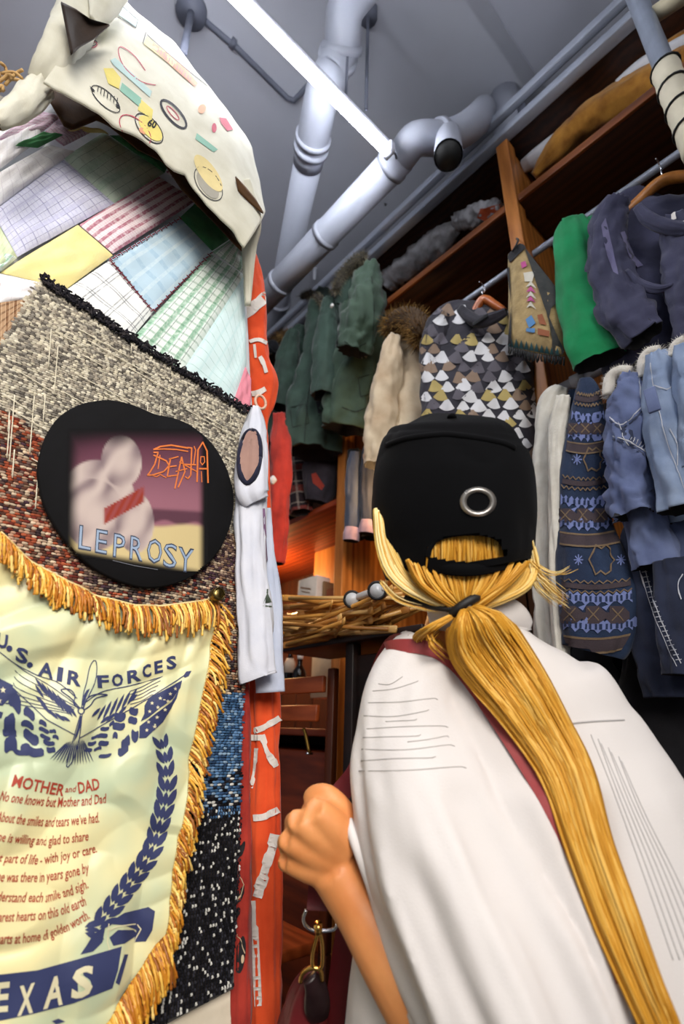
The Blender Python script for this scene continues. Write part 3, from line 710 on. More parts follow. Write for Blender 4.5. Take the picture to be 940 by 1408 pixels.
obj('printed_picture', b, vcol('picture_ink', .9, .1, 300, .2), PT, True, True)
m_pb = plain('pale_blue_ink', '#8ea3be', .6, 0, .1); m_or = plain('orange_ink', '#d9722a', .6, 0, .12); m_ink2 = plain('dark_blue_ink', '#2e3a52', .6)
def qq(l): return [q8(*p) for p in l]
lets = []
for ch, x, y, w in (('L', 236, 648, 48), ('E', 306, 664, 44), ('P', 380, 682, 44), ('R', 449, 692, 50), ('O', 520, 702, 58), ('S', 588, 722, 52), ('Y', 648, 738, 60)):
    lets.append((ch, x, y, w))
for nm, off, bold, mat, grow in (('lettering_shadow', .0012, .02, m_ink2, 3), ('lettering', .0018, -.012, m_pb, 0)):
    po_ = []
    for ch, x, y, w in lets: po_ += text_px(ch, [q8(x-grow, y+grow*.5), q8(x+w+grow, y+w*.2+grow*.5)], (96+grow)/3.032, bold, upv=(.06, -.998))
    decal(nm, po_, T_p, mat, PT, off, 8)
# orange jagged band lettering: D E A T H with a scythe blade over it
S_ = []
def so(l, w=7): S_.extend(stroke(qq(l), w*.72/3.032))
so([(548, 250), (566, 250), (552, 300), (530, 336), (522, 345)], 8); so([(548, 262), (600, 285), (612, 305), (590, 330), (540, 345), (522, 345)], 8); so([(574, 262), (566, 318)], 6)
so([(618, 275), (604, 350)], 8); so([(612, 278), (650, 268)], 7); so([(612, 310), (642, 306)], 7); so([(604, 350), (644, 345)], 7)
so([(664, 270), (636, 400)], 8); so([(664, 270), (678, 330), (650, 395)], 8); so([(640, 330), (686, 318)], 6)
so([(655, 290), (726, 330)], 6); so([(690, 230), (706, 232), (702, 345), (690, 360), (680, 352)], 8); so([(672, 300), (722, 302)], 8); so([(716, 225), (722, 240), (714, 300)], 6)
so([(732, 240), (728, 372)], 9); so([(770, 245), (774, 376)], 9); so([(738, 318), (772, 318)], 9); so([(732, 240), (752, 208), (770, 245)], 8); so([(744, 268), (758, 268), (760, 290), (750, 302), (742, 290), (744, 268)], 5); so([(746, 330), (748, 374)], 5)
so([(548, 238), (575, 226), (620, 220), (690, 232)], 9); so([(548, 238), (590, 236), (640, 238), (690, 246)], 7); so([(540, 345), (560, 352), (575, 342), (600, 356)], 5)
decal('band_lettering', S_, T_p, m_or, PT, .0018, 8)
decal('small_print', stroke(qq([(378, 700), (470, 722), (565, 738)]), .8), T_p, plain('grey_ink', '#6c6f78', .7), PT, .0014, 10)

# ---- satin fringed banner
BN = thing('satin_banner', 'fringed pale green satin banner printed with wings, poem and navy ribbon, hung on the blanket', 'banner', P(120, 1100, Y=EY-.05))
ed_top = [(-60, 690), (0, 733), (43, 771), (94, 801), (140, 820), (187, 833), (230, 833), (272, 828), (300, 822)]
ed_right = [(300, 822), (294, 899), (281, 958), (270, 1018), (262, 1095), (243, 1180), (236, 1253), (232, 1285)]
ed_bot = [(-60, 1560), (60, 1480), (153, 1408), (170, 1380), (208, 1317), (232, 1285)]
def sat(px, py, off=0):
    p = P(px, py, Y=EY-.052+off); x, z = p.x, p.z
    r = .0060*noise.noise(Vector((x*9, z*5, 1)))
    # radiating drape folds from the pinned corner and sagging swags
    cx, cz = BNC.x, BNC.z; dx, dz = cx-x, cz-z; ang = math.atan2(dz, dx); rad = math.hypot(dx, dz)
    r += .0055*math.sin(ang*13+2.5*noise.noise(Vector((x*5, z*5, 7))))*min(1, rad*5)*max(.25, 1-rad*1.1)
    q = noise.noise(Vector((x*5+z*9, z*14-x*6, 5))); r += .0085*(1-abs(q)*3)*(1 if abs(q) < .33 else 0)
    q = noise.noise(Vector((x*12, z*3, 9))); r += .0075*(1-abs(q)*4)*(1 if abs(q) < .25 else 0)
    p.y += r; return p
BNC = P(300, 822, Y=EY-.052)
b = B()
def rowpt(u, v):
    a = pl(ed_top, u); c = pl(ed_bot, u); w = v
    x = a[0]+(c[0]-a[0])*w; y = a[1]+(c[1]-a[1])*w
    rx = pl(ed_right, v); e = u**3
    # bend the right side onto the measured edge
    ar = pl(ed_right, v); lin_r = (ed_top[-1][0]+(ed_bot[-1][0]-ed_top[-1][0])*w, ed_top[-1][1]+(ed_bot[-1][1]-ed_top[-1][1])*w)
    return x+(ar[0]-lin_r[0])*e, y+(ar[1]-lin_r[1])*e
NUB, NVB = 130, 190
grid(b, lambda u, v: sat(*rowpt(u, v)), NUB, NVB, (1, 1.6))
grid(b, lambda u, v: sat(*rowpt(u, v), .002), NUB, NVB, (1, 1.6), 0, True)
m_sat = NT('pale_satin', .38); vv = m_sat.coord(); f1 = m_sat.ramp(m_sat.noise(vv, 5.5, 3), .42, .6)
m_sat.color(m_sat.mix(f1, lin('#b7c4a4'), lin('#e2d9a4'))); m_sat.b.inputs['Sheen Weight'].default_value = .2; m_sat.b.inputs['Anisotropic'].default_value = .4
m_sat.b.inputs['Specular IOR Level'].default_value = .45; m_sat = m_sat.mat
SATo = obj('satin_cloth', b, m_sat, BN); T_b = bvh(SATo)
navy = plain('navy_ink', '#2c3560', .7, 0, .1); rust = plain('rust_ink', '#a3351f', .7, 0, .1); cream_i = plain('cream_ink', '#e2dbb6', .7)
def c3(x, y): return (x/2.35, 720+y/2.35)
def c4(x, y): return (x/2.35, 1040+y/2.35)
def c9(x, y): return (x/3.133, 820+y/3.133)
# heading
bl_ = [c9(*p) for p in ((-40, 205), (0, 222), (40, 245), (70, 272), (125, 305), (200, 345), (280, 372), (350, 388), (430, 390), (500, 385), (570, 370), (640, 345), (700, 322), (752, 312))]
hd = []
for ch, x, y, w, dx in (('U', -14, 212, 40, 14), ('.', 30, 232, 20, 8), ('S', 68, 272, 46, 18), ('.', 118, 302, 22, 8), ('A', 166, 336, 58, 18), ('I', 246, 362, 18, 5), ('R', 290, 376, 54, 12), ('F', 422, 392, 44, -2), ('O', 484, 388, 44, -6), ('R', 552, 374, 52, -16), ('C', 616, 350, 32, -10), ('E', 668, 332, 30, -8), ('S', 720, 314, 36, -8)):
    hh = 15 if ch == '.' else 58 if x < 400 else 50
    if ch == '.': hd.append(ell(c9(x+10, y-8)[0], c9(x+10, y-8)[1], 4.2, 4.2)); continue
    hd += text_px(ch, [c9(x-3, y), c9(x+w+3, y+dx)], hh/3.133 if ch != '.' else 5*1.0, .035 if ch != '.' else .0, upv=(.12, -.99) if x < 400 else (-.06, -.998))
decal('heading_lettering', hd, T_b, navy, BN, .0011, 8)
# propeller, wings, crossed flags
em = []
def ks(l, w=2.6, close=False): em.extend(stroke([c9(*p) for p in (l+[l[0]] if close else l)], w/3.133))
def kp(l): em.append([c9(*p) for p in l])
def wav(x, y, w, h, sl):
    w *= 1.12; h *= 1.15; n = 7; top = [(x-w/2+w*i/n, y-h/2+sl*(w*i/n-w/2)-h*.18*math.sin(i/n*5+x*.1)+(h*.25 if i in (0, n) else 0)) for i in range(n+1)]
    return top+[(x-w/2+w*i/n, y+h/2+sl*(w*i/n-w/2)-h*.18*math.sin(i/n*5+x*.1+.5)-(h*.2 if i in (0, n) else 0)) for i in range(n, -1, -1)]
ks(smoothpl([(350, 480), (358, 420), (372, 370), (384, 310), (400, 280), (412, 282), (416, 320), (408, 370), (385, 420), (354, 482)], 40), 4)
ks(smoothpl([(346, 505), (330, 560), (308, 640), (288, 715), (286, 732), (296, 730), (318, 690), (340, 610), (352, 510)], 40), 4)
kp([c for c in [(352, 470), (360, 425), (372, 405), (386, 398), (372, 430), (358, 472)]])
kp([(345, 515), (330, 575), (316, 625), (332, 600), (346, 560), (350, 515)])
ks([(348+13*math.cos(a), 494+13*math.sin(a)) for a in [i*.5 for i in range(13)]], 5, True)
# feathers: left and right
def feathers(root, tips, wid, kf=.5):
    for (a, c) in tips:
        dx, dy = c[0]-a[0], c[1]-a[1]; L = math.hypot(dx, dy); an = math.atan2(dy, dx)
        em.append([c9(*q) for q in leaf((a[0]+c[0])/2, (a[1]+c[1])/2, an, L, wid)])
feathers(None, [((150, 350), (205, 430)), ((175, 368), (232, 455)), ((200, 385), (258, 480)), ((222, 400), (278, 500)), ((245, 418), (298, 512)), ((268, 440), (312, 520)), ((288, 462), (330, 522)), ((150, 425), (205, 480)), ((172, 455), (225, 512)), ((205, 485), (252, 530)), ((235, 500), (280, 538)), ((262, 515), (302, 538)), ((150, 380), (190, 440))], 13)
feathers(None, [((590, 395), (545, 470)), ((562, 405), (520, 490)), ((535, 418), (492, 510)), ((508, 432), (466, 525)), ((480, 448), (440, 535)), ((455, 465), (415, 535)), ((430, 480), (392, 520)), ((590, 420), (556, 455)), ((545, 470), (500, 520)), ((500, 500), (455, 540)), ((470, 515), (430, 548))], 13)
for k in range(7):
    ks(smoothpl([(330-k*4, 470+k*6), (230-k*24, 395+k*12), (120-k*16, 330+k*22), (66-k*3, 290+k*28)], 12), 3)
ks(smoothpl([(340, 480), (305, 440), (262, 405), (300, 402), (322, 430), (316, 462), (340, 486)], 20), 5); ks(smoothpl([(358, 482), (375, 440), (412, 422), (460, 424), (410, 440), (388, 470), (360, 490)], 20), 5)
for k in range(5): ks(smoothpl([(560, 408+k*14), (610, 390+k*15), (650, 370+k*14), (700-k*10, 345+k*20)], 10), 3)
ks(smoothpl([(330, 440), (250, 372), (160, 340), (60, 285), (0, 240)], 18), 4); ks(smoothpl([(370, 455), (440, 410), (560, 385), (700, 345)], 18), 4)
# flags: pole, canton, wavy stripes
ks([(340, 610), (500, 520), (640, 440), (800, 338)], 4); kp([(788, 345), (802, 325), (824, 322), (812, 345), (796, 352)]); ks([(330, 600), (200, 530), (60, 400), (-20, 340)], 4)
fl = smoothpl([(640, 445), (700, 408), (782, 364)], 8); fb = smoothpl([(600, 612), (660, 540), (775, 372)], 8)
kp([(622, 470), (640, 440), (700, 408), (784, 362), (776, 395), (742, 440), (690, 480), (640, 520), (604, 540), (622, 505)])
kp([(600, 560), (650, 520), (735, 455), (770, 402), (760, 440), (700, 540), (628, 610), (598, 612)])
for x, y, w, h in ((515, 520, 44, 30), (510, 560, 48, 26), (575, 495, 36, 28), (570, 535, 36, 26), (450, 570, 34, 14), (440, 600, 40, 16), (408, 605, 30, 12), (480, 548, 20, 16), (395, 632, 34, 14), (445, 632, 40, 18), (540, 630, 34, 40), (580, 600, 28, 40), (530, 665, 40, 30), (452, 686, 50, 14), (380, 660, 30, 14), (495, 600, 20, 22), (420, 655, 30, 12)):
    kp(wav(x, y, w, h, -.22))
for x, y, w, h in ((62, 450, 48, 70), (40, 545, 44, 60), (40, 585, 54, 36), (125, 505, 44, 36), (118, 552, 50, 24), (134, 606, 60, 44), (185, 545, 30, 18), (190, 575, 40, 16), (196, 605, 40, 16), (212, 630, 44, 18), (228, 580, 26, 14), (150, 668, 70, 34), (110, 655, 40, 30), (44, 640, 50, 60), (90, 672, 60, 20), (240, 605, 24, 14), (220, 660, 34, 22)):
    kp(wav(x, y, w, h, .26))
kp([(-20, 345), (56, 385), (40, 440), (10, 470), (-20, 470)]); kp([(-20, 490), (12, 500), (5, 525), (-20, 530)])
for a in range(15):
    x0_, y0_ = 300+a*4, 600+abs(a-7)*2; x1_, y1_ = 215+a*13, 730-abs(a-7)*4
    em.append([c9(*q) for q in leaf((x0_+x1_*1.3)/2.3, (y0_+y1_*1.3)/2.3, math.atan2(y1_-y0_, x1_-x0_), 112, 6)])
decal('wing_emblem', em, T_b, navy, BN, .0011, 8)
sp = []
def star(x, y, r): return [c9(x+(r if i % 2 == 0 else r*.42)*math.sin(i*PI/5), y-(r if i % 2 == 0 else r*.42)*math.cos(i*PI/5)) for i in range(10)]
for x, y in ((655, 460), (690, 440), (730, 420), (645, 495), (680, 478), (720, 452), (640, 540), (676, 520), (708, 488), (630, 578), (665, 560), (752, 398), (12, 406), (-6, 450)): sp.append(star(x, y, 9 if x > 100 else 14))
decal('flag_stars', sp, T_b, cream_i, BN, .0016, 8)
# laurel branch
lv = []
lb = [c4(*p) for p in ((522, -30), (533, 30), (540, 90), (532, 150), (515, 215), (497, 285), (468, 340), (432, 392), (395, 440), (352, 500), (305, 560))]
lb = [c3(520, 705), c3(535, 760)]+lb[1:]
n = 16
for i in range(n):
    x, y = pl(lb, i/(n-1)); x2, y2 = pl(lb, min(1, i/(n-1)+.02)); an = math.atan2(y-y2, x-x2); s = .62+.38*min(1, (i+3)/7)
    px_, py_ = math.cos(an+PI/2), math.sin(an+PI/2)
    lv.append(leaf(x+px_*8.5*s, y+py_*8.5*s, an+.34, 28*s, 9.5*s)); lv.append(leaf(x-px_*8.5*s, y-py_*8.5*s, an-.34, 28*s, 9.5*s))
    lv.append(leaf(x-math.cos(an)*3, y-math.sin(an)*3, an, 20*s, 7.5*s))
decal('laurel_branch', lv, T_b, navy, BN, .0011, 8)
# poem
tx = []
tx += text_px('MOTHER', [c4(36, 96), c4(110, 112), c4(203, 128)], 38/2.35, .022, .12); tx += text_px('and', [c4(210, 116), c4(248, 114)], 20/2.35, .01, .3); tx += text_px('DAD', [c4(254, 120), c4(325, 104)], 36/2.35, .022, .12)
poem = (('No one knows but Mother and Dad', ((-4, 142), (90, 156), (180, 164), (260, 160), (347, 150)), 32), ('About the smiles and tears we\u2019ve had.', ((-12, 208), (90, 222), (180, 228), (260, 220), (320, 212)), 32),
 ('Someone is willing and glad to share', ((-78, 262), (40, 278), (150, 288), (230, 278), (287, 270)), 30), ('The best part of life - with joy or care.', ((-84, 330), (20, 344), (130, 350), (230, 332), (314, 310)), 32),
 ('Someone was there in years gone by', ((-84, 394), (20, 406), (130, 406), (230, 390), (292, 372)), 32), ('Understand each smile and sigh.', ((-40, 464), (40, 470), (150, 472), (230, 448), (287, 424)), 32),
 ('Dearest hearts on this old earth', ((-36, 534), (60, 532), (150, 526), (230, 502), (282, 478)), 32), ('Hearts at home of golden worth.', ((-30, 604), (60, 602), (150, 592), (230, 560), (292, 522)), 32))
for s, bl, h in poem: tx += text_px(s, [c4(*p) for p in bl], h/2.35, .012, .35)
decal('poem_lettering', tx, T_b, rust, BN, .0011, 9)
# navy ribbon with TEXAS
rb = [[c4(*p) for p in l] for l in ([(-40, 708), (120, 690), (250, 655), (392, 614), (380, 690), (362, 748), (240, 795), (110, 830), (-40, 862)], [(345, 540), (400, 505), (478, 486), (500, 500), (492, 560), (470, 598), (430, 600), (440, 560), (400, 545)], [(260, 640), (300, 575), (340, 545), (330, 600), (300, 630)], [(352, 585), (380, 560), (430, 560), (445, 575), (400, 605), (365, 612)], [(165, 855), (190, 845), (212, 855), (180, 865)], [(372, 730), (400, 640), (412, 640), (384, 738)])]
decal('ribbon', rb, T_b, navy, BN, .0011, 8)
tx = []
for ch, x, y, w, dy in (('T', -70, 838, 46, -2), ('E', -18, 822, 44, -4), ('X', 56, 834, 50, -12), ('A', 138, 812, 66, -18), ('S', 230, 780, 66, -16)): tx += text_px(ch, [c4(x, y), c4(x+w, y+dy)], 92/2.35, .03, upv=(.08, -1))
decal('ribbon_lettering', tx, T_b, cream_i, BN, .0018, 8)
decal('ribbon_edge', stroke([c4(*p) for p in ((352, 560), (380, 548), (440, 540), (455, 556), (430, 600))], 1.6)+stroke([c4(*p) for p in ((350, 540), (345, 600), (352, 625))], 1.4), T_b, cream_i, BN, .0018, 8)
# gold fringe: cord header and twisted strands
m_gold = vcol('gold_thread', .42, .3, 500, .5)
GC = [lin(c) for c in ('#d9a13a', '#e6b955', '#c07f22', '#b06a1c', '#f0cd78', '#8e5218')]
fb_ = B(); rf = random.Random(4)
def strands(path, n, dvec, ln, y, spread=.35):
    for i in range(n):
        x, yy = pl(path, (i+rf.random()*.6)/n); d = dvec(i/n); L = ln*rf.uniform(.8, 1.12)
        x2, y2 = x+d[0]*L+rf.uniform(-4, 4), yy+d[1]*L+rf.uniform(-3, 3)
        a = sat(x, yy, -.004); c = P(x2, y2, Y=EY-.058+rf.uniform(-.006, .004)); mid = a.lerp(c, .5)+Vector((rf.uniform(-.003, .003), -.006+rf.uniform(-.004, .004), rf.uniform(0, .004)))
        cc = rf.choice(GC); N = 12; pts = [cr([a, mid, c], 2*k/N) for k in range(N+1)]
        rr = [.0019*(1+.28*math.sin(k*2.6+i)) for k in range(N+1)]; tube(fb_, pts, rr, 5, col=cc)
strands(ed_top[1:], 120, lambda t: (.02+.1*t, 1), 42, 0)
strands(ed_top[1:], 70, lambda t: (.05+.1*t, 1), 36, 0)
strands([(300, 826)]+ed_right[1:], 105, lambda t: (.62-.35*t, .78), 36-0, 0)
strands([(300, 826)]+ed_right[1:], 70, lambda t: (.5-.3*t, .9), 32, 0)
strands(ed_bot[::-1][:4]+[(100, 1450)], 66, lambda t: (.14, 1), 66, 0)
strands(ed_bot[::-1][:4]+[(100, 1450)], 40, lambda t: (.2, 1), 56, 0)
obj('fringe', fb_, m_gold, BN, True, True, 'stuff')
b = B(); tube(b, [sat(x, y-1, -.003) for x, y in [pl(ed_top[1:], i/60) for i in range(61)]], .0022, 7); tube(b, [sat(x, y, -.003) for x, y in [pl(ed_right, i/60) for i in range(61)]], .0018, 7); obj('fringe_header', b, plain('gold_cord', '#e0c88c', .5), BN)
q = P(300, 817, Y=EY-.07)
t = thing('pin_badge', 'small round brass pin badge at the top right corner of the banner', 'badge', q)
b = B(); tube(b, [q+Vector((0, .012, 0)), q, q+Vector((0, -.003, 0))], [.0105, .0105, .008], 20); obj('badge_disc', b, metal('old_brass', '#8d7a4a', .35), t)
b = B(); tube(b, [q+Vector((.0095*math.cos(a), -.003, .0095*math.sin(a))) for a in [i*2*PI/24 for i in range(25)]], .0015, 6); box(b, q+Vector((0, -.003, 0)), (.006, .002, .01), bev=.0008); obj('badge_rim', b, metal('dark_brass', '#5b4e2e', .4), t)

# ---- khaki jacket with inked patches, draped over the top of the quilt
JK = thing('khaki_jacket', 'khaki canvas jacket covered in coloured inked patches, draped over the quilt top', 'jacket', P(200, 150, Y=.72))
m_khaki = cloth('khaki_canvas', '#d8d6c6', '#c6c3b0', 14, 800, .35, .85); m_khin = cloth('khaki_lining', '#664420', '#3a240e', 14, 600, .35)
jb = [(60, 112), (78, 124), (100, 134), (134, 154), (156, 172), (175, 181), (196, 192), (216, 210), (228, 226), (240, 234), (256, 238), (272, 262), (286, 282), (305, 302), (322, 318), (336, 340)]
jt = [(104, 92), (118, 62), (138, 38), (150, 8), (170, 0), (190, 18), (215, 38), (238, 56), (262, 86), (282, 112), (302, 142), (320, 168), (336, 186), (346, 202), (358, 250), (364, 292)]
def jf(u, v, x, y):
    p = P(x, y, Y=.665+.085*v+.05*max(0, u-.85)); p.y -= .03*math.sin(PI*v)*.8
    p.y += .009*noise.noise(Vector((u*5, v*1.2, 2)))+.003*noise.noise(Vector((u*14, v*3, 5))); return p
b = B(); sheet(b, jb, jt, jf, 90, 40, .004, 0, 1); JKo = obj('jacket_body', b, [m_khaki, m_khin], JK); T_j = bvh(JKo)
jb2 = [(64, 130), (88, 172), (100, 178), (134, 164), (150, 172), (190, 205), (225, 222), (250, 260), (290, 300), (318, 330), (338, 350)]
b = B(); sheet(b, jb2, [(62, 112), (110, 60), (150, 10), (215, 40), (282, 114), (330, 180), (362, 290)], lambda u, v, x, y: P(x, y, Y=.765+.01*noise.noise(Vector((u*9, v*3, 1)))+.01*v), 70, 16, .003); obj('back_panel', b, m_khin, JK)
b = B(); loft(b, keys([(46, 112, 9, .70), (66, 92, 20, .68), (86, 64, 25, .68), (104, 30, 26, .69), (116, -10, 28, .70)], 'Y', rat=.8), 24, 30, fold=.005, fk=2, fl=3, seed=4); loft(b, keys([(128, 28, 6, .66), (140, 10, 18, .665), (152, -20, 24, .67)], 'Y', rat=.5), 20, 20, fold=.003, seed=6); obj('collar', b, m_khaki, JK)
b = B(); sheet(b, [(98, 74), (112, 62), (130, 52), (151, 34)], [(84, 2), (104, 12), (124, 26), (149, 33)], lambda u, v, x, y: P(x, y, Y=.628+.012*math.sin(PI*v)*math.sin(PI*u)+.02*u), 16, 14, .003); obj('neck_shade', b, cloth('shaded_neck_lining', '#2a1b0e', '#160d07', 14), JK)  # dark sheet over the neck opening; the shade is in its colour
b = B(); loft(b, keys([(58, 118, 16, .70), (44, 132, 17, .69), (26, 148, 17, .68), (6, 160, 14, .67), (-10, 166, 13, .67)], 'Y', rat=.85), 24, 30, fold=.005, fk=2.4, fl=3, seed=3, ends=('cap', 'open')); obj('sleeve', b, [m_khaki, m_khin], JK)
b = B(); loft(b, keys([(334, 250, 10, .70), (346, 300, 12, .71), (343, 350, 9, .74), (341, 420, 4, .76)], 'Y', rat=.5), 20, 28, fold=.006, fk=2, seed=5); obj('sleeve_end', b, [m_khaki, m_khin], JK)
b = B(); sheet(b, [(324, 242), (328, 262), (344, 278), (362, 293)], [(324, 242), (338, 257), (352, 274), (362, 291)], lambda u, v, x, y: P(x, y, Y=.668+.02*u), 14, 5, .003); obj('fold_shade', b, m_khin, JK)  # dark sheet along the jacket fold, standing in for its shade
def c10(x, y): return (40+x/2.765, y/2.765)
def jd(nm, polys, c, off=.0014):
    decal(nm, polys, T_j, plain('ink_'+nm+c[1:], c, .75, 0, .12), JK, off, 7)
def e10(cx, cy, rx, ry, rot, w=None, n=24):
    e = [c10(*p) for p in ell(cx, cy, rx, ry, rot, n)]
    return [e] if w is None else stroke(e+[e[0]], w)
r45 = .75
jd('black_ring', e10(222, 168, 36, 14, -.1, 1.2)+e10(290, 378, 70, 26, r45, 1.1)+e10(455, 490, 70, 34, r45+.1, 1.3)+e10(548, 436, 68, 24, .85, 3.0)+stroke([c10(296, 44), c10(305, 4), c10(330, 6), c10(412, 78), c10(404, 108), c10(300, 44)], 1)+stroke([c10(443, 126), c10(432, 166)], 1.2)+stroke([c10(448, 134), c10(520, 200), c10(600, 268), c10(680, 330)], .9)+e10(680, 700, 74, 40, r45+.2, 1), '#22222a')
jd('teal', [[c10(*p) for p in l] for l in ([(300, 10), (330, 8), (412, 78), (404, 104), (310, 40)], [(308, 232), (326, 222), (466, 350), (458, 372), (320, 250)])], '#b6d2cf')
jd('teal_block', [[c10(*p) for p in l] for l in ([(352, 316), (426, 376), (420, 410), (344, 346)], [(636, 508), (716, 570), (700, 580), (630, 530)])], '#8fc0ad')
jd('yellow', [[c10(*p) for p in l] for l in ([(282, 262), (318, 262), (348, 300), (340, 340), (300, 320)], [(420, 376), (470, 420), (466, 456), (412, 420)])]+e10(460, 490, 60, 28, r45+.1), '#e6d778')
jd('amber', e10(680, 660, 84, 30, .95)+[[c10(*p) for p in ((446, 140), (520, 200), (560, 240), (545, 256), (436, 170))]], '#e9d79a')
jd('red', e10(402, 496, 74, 38, r45, 1.2)+stroke([c10(*p) for p in smoothpl([(480, 326), (420, 310), (360, 256), (338, 200), (350, 180), (400, 215), (440, 270)], 20)], 1.1)+e10(236, 172, 22, 12, 0, 1.2)+[[c10(*p) for p in ((722, 448), (748, 452), (774, 494), (752, 500), (728, 470))]]+e10(545, 432, 34, 9, .85, 1.1)+e10(702, 488, 9, 18, 0), '#c2405a')
jd('orange', [[c10(*p) for p in ((470, 160), (600, 268), (640, 318), (626, 330), (540, 254), (466, 186))]]+e10(656, 416, 14, 18, .4)+e10(430, 500, 16, 10, .7), '#e3a37e')
jd('grey_oval', e10(678, 704, 62, 28, r45+.2), '#a7a396', .0012)
jd('letters', [s for k in range(7) for s in stroke([c10(262+k*12, 334+k*7), c10(259+k*12, 352+k*8)], 1.1)]+[[c10(*p) for p in l] for l in ([(228, 330), (244, 342), (250, 352), (236, 346)], [(326, 398), (340, 402), (344, 414), (330, 410)])]+text_px('60', [c10(446, 480), c10(478, 492)], 26/2.765, .04), '#1c1c22', .002)
jd('pink_marks', [s for k in range(13) for s in stroke([c10(492+k*10, 186+k*9.4), c10(486+k*10+(k % 3)*3, 200+k*9.4)], 1.3)], '#d98a8a', .002)
b = B(); 
for k in range(9):
    a = P(2+rf.uniform(-8, 8), 106+rf.uniform(-8, 20), Y=.7); c = a+Vector((rf.uniform(-.02, .03), rf.uniform(-.02, .02), rf.uniform(-.03, .03))); tube(b, [a, a.lerp(c, .5)+Vector((0, 0, .01)), c], .0025, 6, 3)
t_ = tag(obj('straw_bow', b, plain('straw', '#c9a268', .8)), 'small straw coloured tangle at the far left edge beside the jacket sleeve', 'ornament')

# ---- garments hanging at the end of the partition
m_orange = cloth('orange_cotton', '#e2562a', '#c9421d', 16, 700, .3); m_wprint = plain('white_print', '#e6e0da', .8)
OC = thing('orange_garment', 'orange cotton garment with white stripes hanging at the partition edge', 'garment', P(360, 700, Y=.83))
b = B(); loft(b, keys([(347, 340, 3), (349, 370, 9), (351, 410, 15), (350, 450, 16), (353, 490, 16), (360, 520, 20), (361, 550, 17), (358, 585, 10), (358, 660, 12), (362, 800, 14), (362, 940, 19), (364, 1100, 20), (364, 1250, 21), (362, 1420, 22), (362, 1500, 22)], 'Y', .84), 28, 110, fold=.006, fk=1.6, fl=3, drape=.004, seed=2)
OCo = obj('garment_body', b, m_orange, OC); T_o = bvh(OCo)
pp = []
for l, w in (([(337, 432), (350, 422), (366, 408)], 15), ([(345, 470), (356, 468), (368, 474)], 5), ([(358, 492), (362, 500), (366, 512)], 5), ([(348, 542), (356, 540), (364, 536)], 7), ([(350, 475), (352, 492)], 3),
             ([(352, 1004), (366, 998), (382, 988)], 8), ([(342, 1014), (358, 1014)], 8), ([(360, 1012), (366, 1030), (378, 1052)], 8), ([(352, 1030), (350, 1060), (344, 1084)], 6), ([(352, 1124), (364, 1122), (380, 1114)], 9), ([(378, 1150), (366, 1190), (354, 1230)], 13), ([(348, 1240), (350, 1300), (354, 1380)], 9)): pp += stroke(smoothpl(l, 12), w)
decal('white_stripes', pp, T_o, m_wprint, OC, .003, 6)
q = P(358, 553, Y=.80); b = B(); tube(b, [q+Vector((.013*math.cos(a), 0, .016*math.sin(a))) for a in [i*2*PI/24 for i in range(25)]], .003, 8); tag(obj('hair_ring', b, plain('pale_elastic', '#e8c0a8', .6)), 'pale elastic ring looped at the top of the white tee', 'ring')
RP = thing('red_print_cloth', 'narrow red printed cloth with black motifs hanging against the blanket edge', 'cloth', P(334, 1200, Y=.82))
b = B(); loft(b, keys([(336, 930, 6), (336, 1010, 8), (335, 1120, 8), (333, 1240, 11), (331, 1340, 12), (330, 1430, 13), (330, 1500, 13)], 'Y', .80), 20, 60, fold=.005, fk=1.5, fl=3, drape=.003, seed=8); o = obj('cloth_body', b, cloth('red_print', '#a8362a', '#86241f', 25), RP); T_r = bvh(o)
decal('black_motifs', [ell(330, 1230, 4, 14, .4), ell(331, 1312, 6, 26, .1), ell(332, 1168, 3, 12, .3), ell(326, 1256, 3, 10, .2)], T_r, plain('black_motif', '#171015', .8), RP, .0015, 5)
decal('pale_motifs', [ell(333, 1318, 2.2, 6, .1)]+stroke([(328, 1200), (334, 1216), (328, 1238)], 1)+stroke([(326, 1284), (332, 1296), (336, 1310)], 1), T_r, plain('pale_motif', '#d9c2a0', .8), RP, .002, 5)
m_tee = cloth('white_jersey', '#d5d8e2', '#c3c8d6', 14, 600, .25)
m_navy = cloth('navy_rib', '#23243a', '#17182a', 60, 500, .4)
WT = thing('white_tee', 'white T-shirt with a navy ringed sleeve hanging sideways at the partition edge', 't-shirt', P(352, 800, Y=.8))
b = B(); loft(b, keys([(352, 560, 5), (351, 590, 15), (347, 640, 20), (345, 680, 21), (346, 760, 21), (350, 840, 22), (354, 915, 24), (356, 930, 24)], 'Y', .755, .7), 28, 60, fold=.007, fk=2, fl=2.5, drape=.003, seed=3, ends=('cap', 'cap')); o1 = obj('front_panel', b, [m_tee, m_grey], WT)
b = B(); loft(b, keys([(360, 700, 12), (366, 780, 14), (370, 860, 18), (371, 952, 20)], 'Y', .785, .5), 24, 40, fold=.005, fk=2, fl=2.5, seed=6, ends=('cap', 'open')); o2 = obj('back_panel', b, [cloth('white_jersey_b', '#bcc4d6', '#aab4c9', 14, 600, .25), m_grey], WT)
b = B(); loft(b, keys([(348, 596, 8), (345, 640, 21), (346, 676, 23), (352, 690, 18)], 'Y', .735, .6), 26, 24, fold=.006, seed=9); o3 = obj('sleeve', b, m_tee, WT); T_t = bvh(o1, o2, o3)
def elo(cx, cy, rx, ry, rot, off, Y): return [P(x, y, Y=Y)+Vector((0, off, 0)) for x, y in ell(cx, cy, rx, ry, rot, 32)]
e = [T_t.ray_cast(CAM, ray(x, y).normalized())[0] or P(x, y, Y=.72) for x, y in ell(343, 628, 14, 36, .1, 32)]
b = B(); tube(b, e+[e[0]], .0055, 8); 
o = obj('sleeve_ring', b, m_navy, WT)
